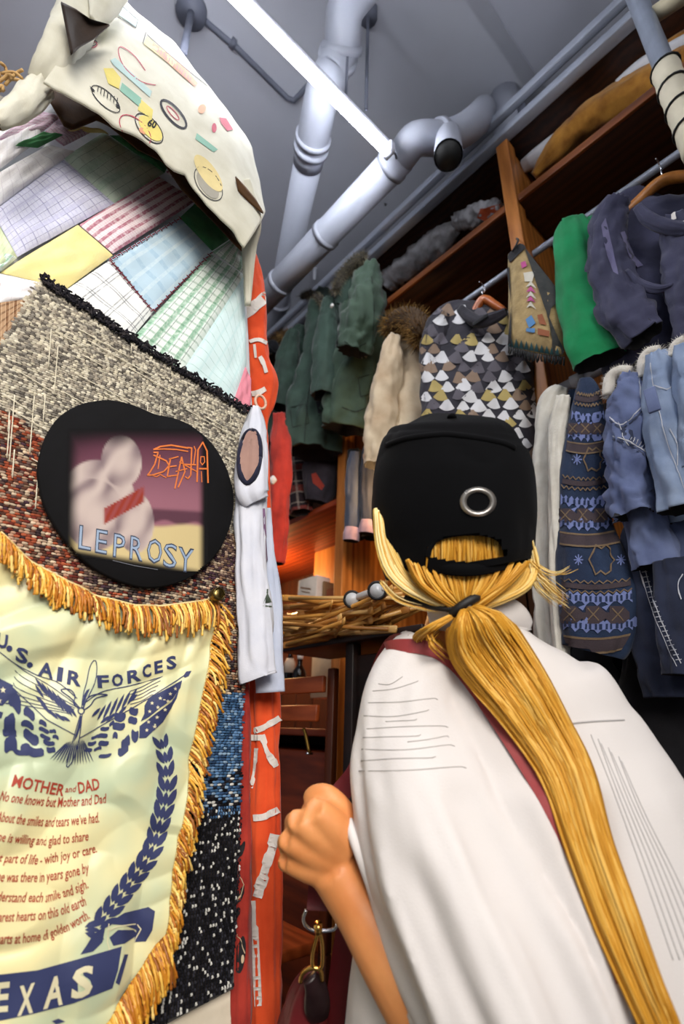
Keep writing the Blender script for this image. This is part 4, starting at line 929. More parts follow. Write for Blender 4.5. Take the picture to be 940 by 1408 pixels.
decal('sleeve_inside', [ell(343, 628, 13, 35, .1, 24)], T_t, cloth('tee_inside', '#a58478', '#8c6e66', 12), WT, .004, 5)
decal('crest_print', [[(367, 815), (373, 828), (362, 830)], [(362, 832), (373, 833), (373, 835), (362, 834)], [(366, 810), (368, 810), (368, 816), (366, 816)]], T_t, plain('crest_ink', '#4b5a4c', .8), WT, .0012, 5)
decal('mauve_piping', stroke([(362, 700), (364, 740), (366, 770)], 3), T_t, plain('mauve_trim', '#7d5d80', .8), WT, .0012, 5)
# ================================================================== GARMENTS ON THE RAILS
def hanger(parent, c, half=.19, ax=Vector((1, 0, 0)), mat=None, zz=None):
    "wooden hanger with wire hook, as a part tree under a garment's own thing"
    mat = mat or m_hang
    b = B(); c = Vector(c); pts = [c-ax*half+Vector((0, 0, -.07)), c-ax*half*.55+Vector((0, 0, -.035)), c+Vector((0, 0, 0)), c+ax*half*.55+Vector((0, 0, -.035)), c+ax*half+Vector((0, 0, -.07))]
    tube(b, pts, [.009, .012, .014, .012, .009], 10, 6)
    h = obj('hanger_bar', b, mat, parent); return h
def hook(parent, c, top):
    c = Vector(c); b = B(); tube(b, [c, c+Vector((0, 0, .03))]+[Vector((c.x+.016*math.sin(a), c.y, c.z+.05-.018*math.cos(a))) for a in [i*.5 for i in range(9)]], .0018, 6); return obj('hook', b, m_steel, parent)
m_hang = wood('hanger_wood', '#b9762f', '#8a4f1b', 'X', .4)
def garment(name, label, cat, base, group=None): return thing(name, label, cat, base, group)
def G(parent, nm, ks, mat, X, rat=.6, ends=('cap', 'open'), fold=.01, fk=2.0, fl=2.2, seed=0, drape=0.0, n=48, seg=30, exp=2.0, lump=0.0, ax='X'):
    b = B(); loft(b, keys(ks, ax, X, rat), seg, n, fold=fold, fk=fk, fl=fl, seed=seed, ends=ends, drape=drape, exp=exp, lump=lump)
    return obj(nm, b, mat if isinstance(mat, (list, tuple)) else [mat, m_inside], parent)
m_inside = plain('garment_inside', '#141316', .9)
def pxdecal(nm, polys, objs, mat, parent, off=.0018, res=7): return decal(nm, polys, bvh(*objs), mat, parent, off, res)
def furtrim(parent, pts, r, n, ln, seed, cols, base):
    pts = [Vector(p) for p in pts]
    b = B(); tube(b, pts, r if not isinstance(r, (list, tuple)) else list(r), 14, 5); o = obj('fur_trim', b, base, parent)
    b = B(); fur(b, pts, r, n, ln, seed, [lin(c) for c in cols]); obj('fur_pile', b, m_furv, o, False, True, 'stuff'); return o
m_furv = vcol('fur_hair', .9, .1, 300, .1)

# ---- lower rail: knits and denim
X1 = 1.02
m_cream = cloth('cream_knit', '#d9d6cc', '#bdb8ac', 18, 420, .5)
t = garment('cream_cardigan', 'cream knitted cardigan, first on the lower rail beside the wooden post', 'cardigan', P(755, 880, X=X1))
a = G(t, 'body', [(770, 532, 9), (760, 556, 19), (755, 620, 21), (754, 700, 21), (755, 800, 21), (760, 880, 19), (764, 925, 16)], m_cream, X1+.03, .7, seed=1, fold=.008, drape=.006)
a2 = G(t, 'sleeve', [(774, 545, 7), (768, 590, 12), (767, 700, 12), (767, 800, 12), (772, 890, 11), (775, 930, 10)], m_cream, X1-.03, .8, seed=5, fold=.006)
m_fair = cloth('fairisle_ground', '#24344f', '#1c2840', 24, 500, .5)
t = garment('patterned_fleece', 'blue patterned fleece jumper with zigzag bands between the cream cardigan and the denim', 'jumper', P(812, 890, X=X1))
f1 = G(t, 'sleeve', [(803, 521, 7), (808, 545, 17), (806, 620, 29), (803, 700, 32), (810, 760, 40), (820, 820, 48), (819, 870, 46), (815, 897, 38)], m_fair, X1-.02, .55, seed=4, fold=.006, drape=.004)
Tf = bvh(f1)
def lr(y):  # left / right edge of the fleece sleeve at row y
    L = [(521, 797, 810), (545, 791, 826), (602, 780, 835), (680, 771, 837), (744, 770, 850), (800, 772, 866), (850, 774, 872), (880, 776, 864), (900, 782, 850)]
    for i in range(len(L)-1):
        if L[i][0] <= y <= L[i+1][0]:
            f = (y-L[i][0])/(L[i+1][0]-L[i][0]); return tuple(L[i][k]*(1-f)+L[i+1][k]*f for k in (1, 2))
    return 775, 860
def bandpoly(y0, y1, curve=5): 
    l0, r0 = lr(y0); l1, r1 = lr(y1); N = 10
    return [(l0+(r0-l0)*i/N, y0+curve*math.sin(PI*i/N)-2*i/N) for i in range(N+1)]+[(l1+(r1-l1)*i/N, y1+curve*math.sin(PI*i/N)-2*i/N) for i in range(N, -1, -1)]
def bandzig(y0, y1):
    l0, r0 = lr(y0); l1, r1 = lr(y1); N = 18
    return [(l0+(r0-l0)*i/N, y0+5*math.sin(PI*i/N)+(3 if i % 2 else -2)) for i in range(N+1)]+[(l1+(r1-l1)*i/N, y1+5*math.sin(PI*i/N)+(-1 if i % 3 else 4)) for i in range(N, -1, -1)]
fk_ = {k: plain('knit_'+k, c, .95, 0, .12, 300, .3) for k, c in dict(peri='#7583b8', brown='#43393f', tan='#78654f', navy='#1f2f50', pale='#a9b4d6').items()}
per, brn, tan, nav, pal = [], [], [], [], []
for y in (583, 702, 838):
    k = 1+(y-583)/500
    per += [bandzig(y-17*k, y-9*k), bandzig(y+8*k, y+16*k)]; brn.append(bandpoly(y+25*k, y+36*k)); tan += [bandpoly(y+23*k, y+25*k), bandpoly(y+36*k, y+38*k)]
    l, r = lr(y); w = r-l; n = max(3, int(w/13))
    for i in range(n):
        x = l+w*(i+.5)/n; yy = y+5*math.sin(PI*(i+.5)/n)
        for m_ in range(2): nav.append([(x-4+6*m_, yy-15*k), (x-1+6*m_, yy-15*k), (x-1+6*m_, yy-10*k), (x-4+6*m_, yy-10*k)]); nav.append([(x-4+6*m_, yy+10*k), (x-1+6*m_, yy+10*k), (x-1+6*m_, yy+15*k), (x-4+6*m_, yy+15*k)])
    for i in range(3):
        x = l+w*(i+.4)/3; yy = y+6
        brn.append([(x-13*k, yy-2), (x-9*k, yy-2), (x-9*k, yy-7*k), (x+3*k, yy-7*k), (x+3*k, yy-2), (x+9*k, yy-2), (x+9*k, yy+4*k), (x+3*k, yy+4*k), (x+3*k, yy+9*k), (x-8*k, yy+9*k), (x-8*k, yy+4*k), (x-13*k, yy+4*k)])
        tan += stroke([(x-7*k, yy-5*k), (x+3*k, yy+6*k)], 1.6)+stroke([(x+3*k, yy-5*k), (x-7*k, yy+6*k)], 1.6)
        per += [[(x+7*k, yy+8*k), (x+14*k, yy+2*k), (x+20*k, yy+8*k), (x+14*k, yy+12*k)], [(x-16*k, yy-6*k), (x-8*k, yy-9*k), (x-12*k, yy-3*k)]]
for y in (632, 770):
    l, r = lr(y); w = r-l
    for fx in (.28, .95):
        x = l+w*fx
        for a_ in range(4): per += stroke([(x-6*math.cos(a_*PI/4), y-7*math.sin(a_*PI/4)), (x+6*math.cos(a_*PI/4), y+7*math.sin(a_*PI/4))], 1.5)
    x = l+w*.66; s = 1.0+(y-632)/500
    hx = [(x+dx*s, y+dy*s) for dx, dy in ((-7, -16), (-2, -12), (3, -16), (8, -12), (8, -5), (13, 0), (8, 5), (8, 12), (3, 16), (-2, 12), (-7, 16), (-10, 8), (-14, 0), (-10, -8))]
    tan += stroke(hx+[hx[0]], 2.0)
for y in (540, 655, 797):
    for k in range(2):
        l, r = lr(y+k*16); zz = [(l+(r-l)*i/18, y+k*14+4*math.sin(PI*i/18)+(2 if i % 2 else -2)) for i in range(19)]; tan += stroke(zz, 1.5)
    brn.append(bandpoly(y+3, y+10))
for nm, pl_, c, off in (('periwinkle_bands', per, 'peri', .0014), ('brown_motifs', brn, 'brown', .0018), ('navy_ticks', nav, 'navy', .0022), ('tan_lines', tan, 'tan', .0024)): decal(nm, pl_, Tf, fk_[c], t, off, 7)
G(t, 'collar', [(800, 524, 5), (803, 532, 9), (806, 545, 9)], cloth('fleece_collar', '#5d6b92', None, 30), X1+.02, .8, seed=2, fold=.002, n=14)
G(t, 'body', [(792, 536, 8), (786, 600, 12), (790, 700, 20), (800, 800, 30), (806, 880, 34)], m_fair, X1+.07, .5, seed=8)
m_denim = cloth('mid_denim', '#6c799e', '#515c82', 10, 900, .4); m_denim2 = cloth('pale_denim', '#90a0ba', '#6d7f9e', 10, 900, .4); m_denimd = cloth('dark_denim', '#2b3248', '#1c2133', 12, 900, .4)
m_stitch = plain('pale_stitching', '#c3c6cf', .8); m_stitch_d = plain('dark_seam', '#39415a', .9)
m_sherpa = plain('sherpa', '#e3ded4', .95, 0, .1, 200, .6)
SHC = ['#e8e3d8', '#d6d0c4', '#f0ece4']
t = garment('denim_jacket', 'mid blue denim jacket with white sherpa collar and a bent sleeve, beside the patterned fleece', 'jacket', P(870, 790, X=X1))
s1 = G(t, 'body', [(872, 522, 16), (892, 570, 34), (905, 640, 40), (918, 720, 42), (922, 775, 38)], m_denim, X1+.04, .55, seed=3, fold=.02, drape=.006)
s2 = G(t, 'sleeve', [(864, 515, 10), (866, 545, 24), (866, 590, 29), (866, 640, 28), (866, 690, 27), (872, 708, 25)], m_denim, X1-.05, .75, seed=7, fold=.02, fk=2.2, fl=5)
s3 = G(t, 'sleeve', [(880, 650, 14), (884, 700, 22), (896, 750, 28), (904, 778, 30)], m_denim, X1-.02, .6, seed=9, fold=.012, fl=4)
Td = bvh(s1, s2, s3)
sm_ = stroke(smoothpl([(838, 574), (856, 584), (886, 556), (900, 548)], 14), 1.6)+stroke(smoothpl([(842, 600), (866, 608), (900, 632), (924, 655)], 14), 1.4)+stroke([(850, 580), (856, 600), (864, 612)], 1.2)+stroke(smoothpl([(878, 520), (884, 560), (906, 640), (930, 700)], 12), 1.3)
for k in range(16): x, y = pl([(866, 605), (900, 630), (924, 655)], k/16); sm_ += stroke([(x, y), (x+3, y-6)], 1)
decal('stitching', sm_, Td, m_stitch, t, .0018, 7); decal('seams', stroke(smoothpl([(838, 578), (857, 588), (888, 560)], 12), 2.2)+stroke(smoothpl([(842, 604), (868, 613), (912, 648)], 12), 2.4)+[[(852, 588), (870, 592), (872, 608), (856, 606)]], Td, m_stitch_d, t, .0013, 7)
furtrim(t, [P(836, 545, X=X1-.03), P(838, 522, X=X1-.03), P(850, 511, X=X1-.03), P(866, 511, X=X1-.03)], .012, 900, .007, 3, SHC, m_sherpa)
t = garment('denim_jacket', 'pale washed denim jacket with white sherpa collar, second of the denim jackets', 'jacket', P(915, 740, X=X1))
s1 = G(t, 'sleeve', [(902, 486, 11), (910, 520, 24), (920, 580, 31), (935, 640, 34), (948, 700, 34)], m_denim2, X1-.06, .7, seed=13, fold=.012, fl=3)
s2 = G(t, 'body', [(925, 500, 16), (945, 570, 34), (960, 660, 40), (965, 720, 40)], m_denim2, X1+.02, .6, seed=15)
decal('stitching', stroke(smoothpl([(894, 500), (904, 560), (922, 620), (945, 680)], 14), 1.3)+stroke([(900, 530), (916, 536), (930, 528)], 1.2)+stroke(smoothpl([(921, 590), (930, 610), (932, 640)], 8), 1.4), bvh(s1, s2), m_stitch, t, .0018, 7)
b = B(); q = P(896, 550, X=X1-.12); box(b, q, (.006, .02, .05), bev=.002); obj('side_tab', b, m_denim, t)
furtrim(t, [P(884, 520, X=X1-.04), P(884, 498, X=X1-.04), P(893, 485, X=X1-.04), P(906, 482, X=X1-.04)], .011, 800, .007, 5, SHC, m_sherpa)
t = garment('denim_jacket', 'light blue denim jacket with sherpa collar at the right picture edge', 'jacket', P(950, 640, X=X1))
G(t, 'sleeve', [(938, 474, 9), (948, 510, 20), (958, 580, 24), (965, 640, 24)], m_denim2, X1-.08, .7, seed=23, fold=.01, fl=3)
furtrim(t, [P(926, 492, X=X1-.06), P(930, 476, X=X1-.06), P(942, 468, X=X1-.06)], .011, 700, .007, 7, SHC, m_sherpa)
t = garment('dark_jeans', 'dark indigo jeans with a pale stitched side seam below the denim jackets', 'jeans', P(900, 900, X=X1))
s1 = G(t, 'leg', [(886, 700, 20), (890, 760, 34), (908, 830, 44), (925, 900, 48), (938, 960, 48)], m_denimd, X1+.02, .5, seed=31, fold=.012, fl=2)
s2 = G(t, 'leg', [(926, 770, 22), (945, 850, 36), (955, 930, 40)], m_denimd, X1-.03, .6, seed=33)
sj = stroke(smoothpl([(878, 735), (888, 790), (908, 850), (936, 912)], 16), 1.4)+stroke(smoothpl([(871, 735), (882, 792), (902, 852), (930, 916)], 16), 1.0)
for k in range(26): x, y = pl([(872, 738), (883, 792), (903, 851), (932, 914)], k/26); sj += stroke([(x, y), (x+7, y-1)], 1.0)
decal('stitching', sj+stroke(smoothpl([(938, 790), (932, 806), (936, 824)], 8), 1.6), bvh(s1, s2), m_stitch, t, .0018, 7)
m_black = cloth('black_wool', '#17171c', '#0d0d11', 20, 500, .3)
for k, (lab, ks_) in enumerate((('black coat hanging below the patterned fleece, lower right', [(806, 880, 20), (812, 930, 34), (822, 1010, 46), (836, 1100, 50)]), ('black coat at the far lower right under the dark jeans', [(890, 900, 30), (905, 960, 54), (920, 1060, 60), (930, 1200, 60)]), ('black trousers between the two black coats, lower right', [(858, 870, 16), (862, 940, 28), (870, 1040, 34), (884, 1140, 36)]))):
    t = garment('black_coat' if k < 2 else 'black_trousers', lab, 'coat' if k < 2 else 'trousers', P(ks_[-1][0], ks_[-1][1], X=X1+.1))
    o = G(t, 'body', ks_, m_black, X1+.06+.03*k, .5, seed=40+k)
    if k == 0: decal('orange_tag', [[(812, 930), (836, 934), (840, 938), (814, 937)]], bvh(o), plain('orange_label', '#a8742c', .7), t, .002, 5)

# ---- upper rail
X2 = 1.04
m_navyj = cloth('navy_cotton', '#3f4059', '#2b2c41', 9, 700, .4)
t = garment('navy_jacket', 'dusty navy chore jacket on a wooden hanger at the upper right', 'jacket', P(900, 480, X=X2))
s1 = G(t, 'body', [(905, 272, 26), (893, 292, 58), (896, 330, 74), (908, 400, 78), (918, 470, 78), (922, 500, 76)], m_navyj, X2+.05, .45, seed=51, fold=.016, fk=1.8, fl=2.5, drape=.008)
s2 = G(t, 'sleeve', [(852, 272, 14), (839, 300, 22), (835, 345, 24), (842, 390, 27), (862, 432, 30), (888, 462, 26)], m_navyj, X2-.05, .6, seed=53, fold=.014, fk=2.6, fl=4)
s3 = G(t, 'sleeve', [(925, 300, 16), (945, 350, 30), (958, 420, 32), (962, 470, 30)], m_navyj, X2-.03, .7, seed=55, fold=.014, fl=3)
G(t, 'collar', [(876, 284, 6), (890, 300, 9), (915, 312, 9), (945, 316, 8)], m_navyj, X2-.06, .6, seed=57, fold=.003, n=20)
G(t, 'pocket_flap', [(860, 372, 3), (880, 392, 6), (905, 398, 6), (925, 392, 3)], m_navyj, X2-.055, .5, seed=58, fold=.003, n=16)
decal('lilac_fade', [[(826, 310), (832, 300), (842, 340), (850, 378), (843, 374), (834, 352)], [(852, 320), (858, 318), (872, 352), (884, 365), (876, 368), (864, 352)]], bvh(s1, s2), cloth('navy_faded', '#6d6a8a', '#5a5878', 9), t, .001, 6)
decal('white_tag', [[(922, 294), (928, 292), (929, 302), (923, 304)], [(936, 306), (942, 304), (942, 314), (937, 316)]], bvh(s1, s3), m_wprint, t, .002, 4)
q = P(912, 246, X=X2+.02)
h = hanger(t, q+Vector((0, 0, -.005)), .12, Vector((.3, -.95, 0)).normalized()); h['label'] = 'curved wooden hanger'
hook(t, q, None)
m_green = cloth('emerald_jersey', '#0d8650', '#086a3c', 8, 700, .2)
t = garment('green_shirt', 'emerald green top with a long sleeve hanging left of the navy jacket', 'shirt', P(810, 500, X=X2))
G(t, 'sleeve', [(783, 303, 15), (788, 330, 25), (795, 380, 30), (806, 430, 34), (818, 478, 35), (824, 496, 34)], m_green, X2-.03, .5, seed=61, fold=.010, fk=1.6, fl=2)
G(t, 'body', [(806, 304, 12), (818, 340, 18), (830, 400, 22), (840, 450, 18)], m_green, X2+.06, .5, seed=63)
b = B(); q = P(806, 341, X=X2-.03); box(b, q, (.004, .02, .004)); obj('yellow_tag', b, plain('yellow_tag', '#d8c52c', .6), t)
# tapestry bag
t = thing('tapestry_bag', 'flat woven tapestry bag with a teal fringed edge hung on the shelving post', 'bag', P(735, 480, X=.99))
bp = [(698, 352), (714, 336), (770, 412), (774, 490), (738, 486), (699, 476)]
def bagpt(x, y, o): return P(x, y, X=1.0+o)
b = B(); bb_ = [(699, 476), (736, 486), (775, 491)]; bt_ = [(698, 350), (716, 334), (772, 408)]
def bagf(u, v, s):
    a_ = pl(bb_, u); c_ = pl(bt_, u); p = P(a_[0]+(c_[0]-a_[0])*v, a_[1]+(c_[1]-a_[1])*v, X=1.02); e = min(1, 5*min(u, 1-u, v, 1-v)); p.x += s*.022*math.sqrt(e)+.003*noise.noise(Vector((u*4, v*4, 1))); return p
grid(b, lambda u, v: bagf(u, v, -1), 26, 26); grid(b, lambda u, v: bagf(u, v, 1), 26, 26, (1, 1), 0, True)
bo = obj('bag_body', b, cloth('bag_tan', '#b39a6a', '#8f7a52', 30, 300, .6), t); Tb = bvh(bo)
decal('dark_side_panel', [[(720, 342), (773, 410), (776, 488), (762, 486), (752, 430), (734, 380)]], Tb, cloth('bag_dark', '#3b3a38', '#2a2d2d', 40), t, .004, 4)
decal('black_border', [[(696, 352), (700, 350), (704, 420), (704, 476), (699, 477)], [(698, 352), (716, 334), (722, 342), (702, 362)]], Tb, m_black, t, .0035, 4)
decal('teal_teeth', [[(700+i*7, 476+i*1.3), (703.5+i*7, 464+i*1.6), (707+i*7, 477+i*1.3)] for i in range(10)], Tb, cloth('teal_wool', '#2d5a60', None, 40), t, .003, 5)
decal('pink_motif', [[(716, 362), (722, 360), (724, 367), (718, 370)]]+[[(724+i*.5, 402+i*13), (730, 394+i*13), (737, 404+i*13), (731, 401+i*13)] for i in (0, 1)], Tb, plain('pink_wool', '#c25592', .9), t, .003, 5)
decal('white_motif', [[(723+i*.5, 396+i*14), (730, 387+i*14), (738, 398+i*14), (730, 393+i*14)] for i in range(3)]+[[(720, 376), (735, 374), (732, 388), (722, 388)]], Tb, plain('white_wool', '#d8d3c4', .9), t, .0028, 5)
decal('blue_motif', [[(723, 440), (731, 434), (737, 445), (728, 452)], [(724, 452), (736, 452), (736, 458), (724, 456)]], Tb, plain('blue_wool', '#5b8fc4', .9), t, .003, 5)
decal('red_motif', [[(739, 434), (746, 432), (752, 448), (742, 446)], [(740, 452), (755, 456), (755, 464), (740, 460)]], Tb, plain('red_wool', '#9a5a3a', .9), t, .003, 5)
b = B(); tube(b, [bagpt(704, 346, -.005), bagpt(709, 338, 0), bagpt(712, 330, .04), P(710, 328, X=XS-.005)], .003, 8, 4); obj('strap_loop', b, m_black, t)
b = B(); n_ = 26
for i in range(n_):
    x, y = pl(bb_, i/(n_-1)); tube(b, [P(x, y, X=1.02), P(x+rf.uniform(-1, 1), y+5, X=1.015), P(x+rf.uniform(-2, 2), y+rf.uniform(9, 13), X=1.02)], .0022, 5)
obj('fringe', b, cloth('dark_fringe', '#181b1d', None, 40), t, kind='stuff')
# scale print shirt
X3 = 1.06
m_camo = cloth('charcoal_cotton', '#37353e', '#232229', 14, 700, .3)
t = garment('scale_print_shirt', 'charcoal shirt printed all over with white, ochre and tan fan scales, on a wooden hanger', 'shirt', P(655, 610, X=X3))
s1 = G(t, 'body', [(655, 418, 22), (650, 440, 60), (655, 480, 68), (658, 540, 72), (660, 610, 76), (662, 690, 78)], m_camo, X3, .35, seed=71, fold=.012, drape=.007, n=50)
s2 = G(t, 'sleeve', [(612, 432, 12), (602, 455, 20), (596, 510, 18), (597, 560, 18), (600, 620, 20), (602, 700, 20)], m_camo, X3-.07, .8, seed=73, fold=.010, fl=3)
G(t, 'collar', [(632, 424, 6), (645, 436, 8), (660, 442, 9), (680, 436, 8), (696, 428, 5)], m_camo, X3-.06, .7, seed=74, fold=.003, n=20)
Tc = bvh(s1, s2); fans = {'#d9d9dc': [], '#b3a062': [], '#8a7462': [], '#5a565f': []}
rr = random.Random(3)
def fan(cx, cy, r, a): return [(cx-2, cy-r*.85), (cx+2, cy-r*.85)][::-1]+[(cx+r*1.5*math.sin(a+t_), cy-r*.85+r*1.5*math.cos(a+t_)) for t_ in [(-1+.25*i)*.72 for i in range(9)]]
row = 0; y = 428
while y < 690:
    x = 574+(row % 2)*13
    while x < 745:
        k = rr.choice(['#d9d9dc', '#d9d9dc', '#b3a062', '#8a7462', '#5a565f'])
        if rr.random() < .9: fans[k].append(fan(x+rr.uniform(-2, 2), y+rr.uniform(-2, 2), rr.uniform(9, 12), rr.uniform(-.25, .25)))
        x += 21
    y += 13; row += 1
for k, (c, pf_) in enumerate(fans.items()): decal(('white_scales', 'ochre_scales', 'tan_scales', 'grey_scales')[k], pf_, Tc, plain('scale_ink'+c[1:], c, .85, 0, .1), t, .0015, 6)
q = P(664, 412, X=X3-.02); h = hanger(t, q, .055, Vector((.3, -.95, 0)).normalized(), wood('hanger_amber', '#b5622a', '#8a3f16', 'X', .35)); hook(t, q, None)
b = B(); q = P(660, 440, X=X3-.075); box(b, q, (.004, .05, .012), bev=.001); obj('neck_label', b, m_black, t)
# cream parka
m_parka = cloth('cream_parka', '#d0bfa2', '#b89f80', 10, 700, .35, .7)
t = garment('cream_parka', 'cream parka with brown fur hood hanging between the green parkas and scale print shirt', 'parka', P(540, 640, X=X3))
G(t, 'body', [(560, 458, 12), (562, 490, 22), (567, 540, 26), (568, 590, 27), (566, 650, 25), (562, 720, 24)], m_parka, X3+.02, .6, seed=81, fold=.012, fl=3)
G(t, 'sleeve', [(543, 462, 8), (538, 490, 16), (530, 540, 20), (524, 590, 22), (519, 625, 20), (518, 640, 19)], m_parka, X3-.06, .8, seed=83, fold=.012, fl=4)
FURB = ['#6e5230', '#8d6b3c', '#4a361f', '#a8854e', '#5c4427']
furtrim(t, [P(536, 452, X=X3-.05), P(548, 440, X=X3-.05), P(566, 440, X=X3-.05), P(580, 455, X=X3-.05), P(578, 466, X=X3-.05)], [.03, .038, .042, .04, .03], 3600, .022, 9, FURB, plain('fur_base', '#4a3620', .95))
# green parkas
m_olive = cloth('olive_parka', '#3d5040', '#2a3a2f', 10, 700, .35, .7); m_olive2 = cloth('olive_parka_dark', '#30443a', '#213028', 10, 700, .35, .7)
FURG = ['#5c5548', '#77705c', '#403a32', '#8a8068']; m_furg = plain('grey_fur_base', '#3a352d', .95)
X4 = 1.02
t = garment('green_parka', 'olive green parka with raised sleeve and fur hood, nearest of the green parkas', 'parka', P(480, 600, X=X4))
G(t, 'body', [(497, 372, 12), (500, 410, 28), (500, 460, 30), (490, 510, 34), (480, 560, 34), (474, 590, 34)], m_olive, X4+.03, .6, seed=91, fold=.022, fk=1.8, fl=2.5, drape=.008)
G(t, 'sleeve', [(512, 362, 8), (506, 390, 20), (500, 430, 26), (490, 462, 24), (484, 484, 21)], m_olive, X4-.07, .75, seed=93, fold=.022, fk=2.2, fl=3.5)
G(t, 'hood', [(470, 420, 8), (478, 395, 14), (488, 372, 15), (500, 358, 10)], m_olive2, X4-.03, .9, seed=95, fold=.008, ends=('cap', 'cap'))
pk_ = [c_ for c_ in t.children if c_.name.startswith(('body', 'sleeve'))]; m_os = plain('olive_seam', '#1c2820', .9)
decal('seams', stroke(smoothpl([(474, 470), (486, 478), (503, 472)], 8), 1.4)+stroke(smoothpl([(510, 380), (514, 420), (512, 470)], 8), 1)+stroke([(492, 520), (520, 512), (522, 536), (496, 546), (492, 520)], 1.2)+stroke(smoothpl([(470, 560), (490, 566), (510, 556)], 8), 1.2), bvh(*pk_), m_os, t, .002, 6)
furtrim(t, [P(462, 400, X=X4-.07), P(470, 382, X=X4-.07), P(482, 366, X=X4-.07), P(500, 352, X=X4-.07)], [.016, .02, .02, .016], 2200, .017, 13, FURG, m_furg)
t = garment('green_parka', 'dark olive parka with long hem and patch, middle of the green parkas', 'parka', P(430, 620, X=X4))
s1 = G(t, 'body', [(443, 400, 12), (446, 440, 26), (444, 490, 30), (434, 550, 38), (428, 600, 42), (426, 622, 42)], m_olive2, X4+.02, .6, seed=97, fold=.022, fk=1.8, fl=2.5, drape=.01)
decal('seams', stroke(smoothpl([(446, 420), (440, 480), (424, 540), (418, 610)], 12), 1.2)+stroke([(398, 560), (420, 556), (424, 582), (402, 588), (398, 560)], 1.2), bvh(s1), m_os, t, .002, 6); decal('black_patch', [[(434, 552), (452, 548), (456, 566), (438, 572)]], bvh(s1), m_black, t, .002, 6)
G(t, 'sleeve', [(452, 412, 8), (450, 440, 14), (446, 500, 17), (444, 545, 17)], m_olive2, X4-.06, .8, seed=99, fold=.010, fl=3)
furtrim(t, [P(416, 408, X=X4-.02), P(428, 404, X=X4-.03), P(440, 412, X=X4-.03), P(446, 420, X=X4-.03)], [.013, .016, .015, .01], 1400, .015, 17, FURG, m_furg)
b = B(); q = P(457, 421, X=X4-.09); tube(b, [q, q+Vector((-.006, 0, 0))], .009, 14); obj('white_button', b, m_wprint, t)
t = garment('green_parka', 'dark green parka with brown fur collar, furthest of the green parkas', 'parka', P(395, 600, X=X4))
G(t, 'body', [(420, 450, 10), (412, 470, 20), (402, 520, 26), (394, 570, 26), (388, 610, 26)], m_olive2, X4+.04, .6, seed=101, fold=.02, fl=3)
G(t, 'sleeve', [(404, 455, 8), (396, 490, 15), (390, 530, 17), (384, 560, 16)], m_olive2, X4-.04, .8, seed=103, fold=.010, fl=3)
furtrim(t, [P(370, 478, X=X4), P(382, 466, X=X4), P(398, 460, X=X4)], [.02, .03, .02], 1500, .02, 19, FURB, plain('fur_base_b', '#4a3620', .95))
b = B(); loft(b, keys([(372, 486, 5), (376, 478, 11), (380, 476, 5)], 'X', X4-.04, .8), 14, 12); obj('hood_lining', b, m_black, t)
# things below the parkas
t = garment('plaid_shirt', 'dark checked shirt in red, white and grey below the green parkas', 'shirt', P(410, 690, X=X3+.1))
G(t, 'body', [(404, 620, 12), (408, 650, 18), (412, 690, 18), (414, 705, 15)], [plaid('dark_plaid', '#2a2328', [('v', 9, .3, 0, '#7d3b34', .8), ('u', 7, .2, 0, '#8a8078', .7), ('v', 18, .12, .4, '#9d978c', .7)]), m_inside], X3+.08, .6, seed=111)
t = garment('dark_hoodie', 'dark hoodie with a red lined opening below the middle green parka', 'hoodie', P(440, 680, X=X3+.1))
s1 = G(t, 'body', [(440, 612, 16), (442, 640, 24), (440, 670, 22), (436, 690, 16)], cloth('charcoal_fleece', '#3a3640', '#26242b', 14), X3+.1, .6, seed=113)
decal('red_lining', [[(428, 652), (434, 650), (446, 668), (442, 674), (430, 664)]], bvh(s1), plain('red_cotton', '#a23524', .8), t, .002, 5)
t = garment('navy_trousers', 'navy trousers hanging between the red garment and the checked shirt', 'trousers', P(395, 700, X=X3+.1))
G(t, 'leg', [(396, 610, 12), (397, 650, 14), (396, 700, 14), (396, 712, 12)], cloth('navy_twill', '#2c3450', '#1e2438', 14), X3+.13, .6, seed=115)
t = garment('red_garment', 'plain red garment with a white button behind the white tee', 'garment', P(385, 750, X=1.0))
G(t, 'body', [(384, 570, 8), (386, 610, 14), (385, 660, 15), (382, 720, 14), (378, 775, 12)], cloth('red_cotton_b', '#b5372a', '#8c261d', 12, 700, .3), .92, .7, seed=117)
b = B(); q = P(375, 660, X=.83); loft(b, [(q+Vector((0, 0, .016)), .004, .004), (q, .014, .01), (q-Vector((0, 0, .016)), .004, .004)], 14, 10); obj('white_button', b, m_wprint, t)
for k, (lab, ks_, c) in enumerate((('slate blue jacket sleeve with pink cuff, nearer the wooden post', [(487, 622, 6), (485, 650, 10), (484, 700, 10), (483, 738, 11)], '#3b4252'), ('dark slate jacket sleeve with pink cuff beside the cap', [(506, 615, 7), (505, 650, 10), (505, 695, 10), (505, 728, 9)], '#2b2f3c'))):
    t = garment('slate_jacket', lab, 'jacket', P(ks_[-1][0], 740, X=X3))
    G(t, 'sleeve', ks_, cloth('slate_'+str(k), c, None, 16), X3-.02+.03*k, .8, seed=120+k, fold=.004)
    x, y = ks_[-1][0], ks_[-1][1]; G(t, 'cuff', [(x+1, y-12, 10), (x, y-3, 11.5), (x-1, y+6, 11)], cloth('pink_cuff_'+str(k), '#a88a92', None, 30), X3-.025+.03*k, .85, seed=122, fold=.002, n=12)
    G(t, 'body', [(x+4, 620, 9), (x+6, 680, 13), (x+6, 740, 13)], m_black, X3+.08+.02*k, .8, seed=125+k)

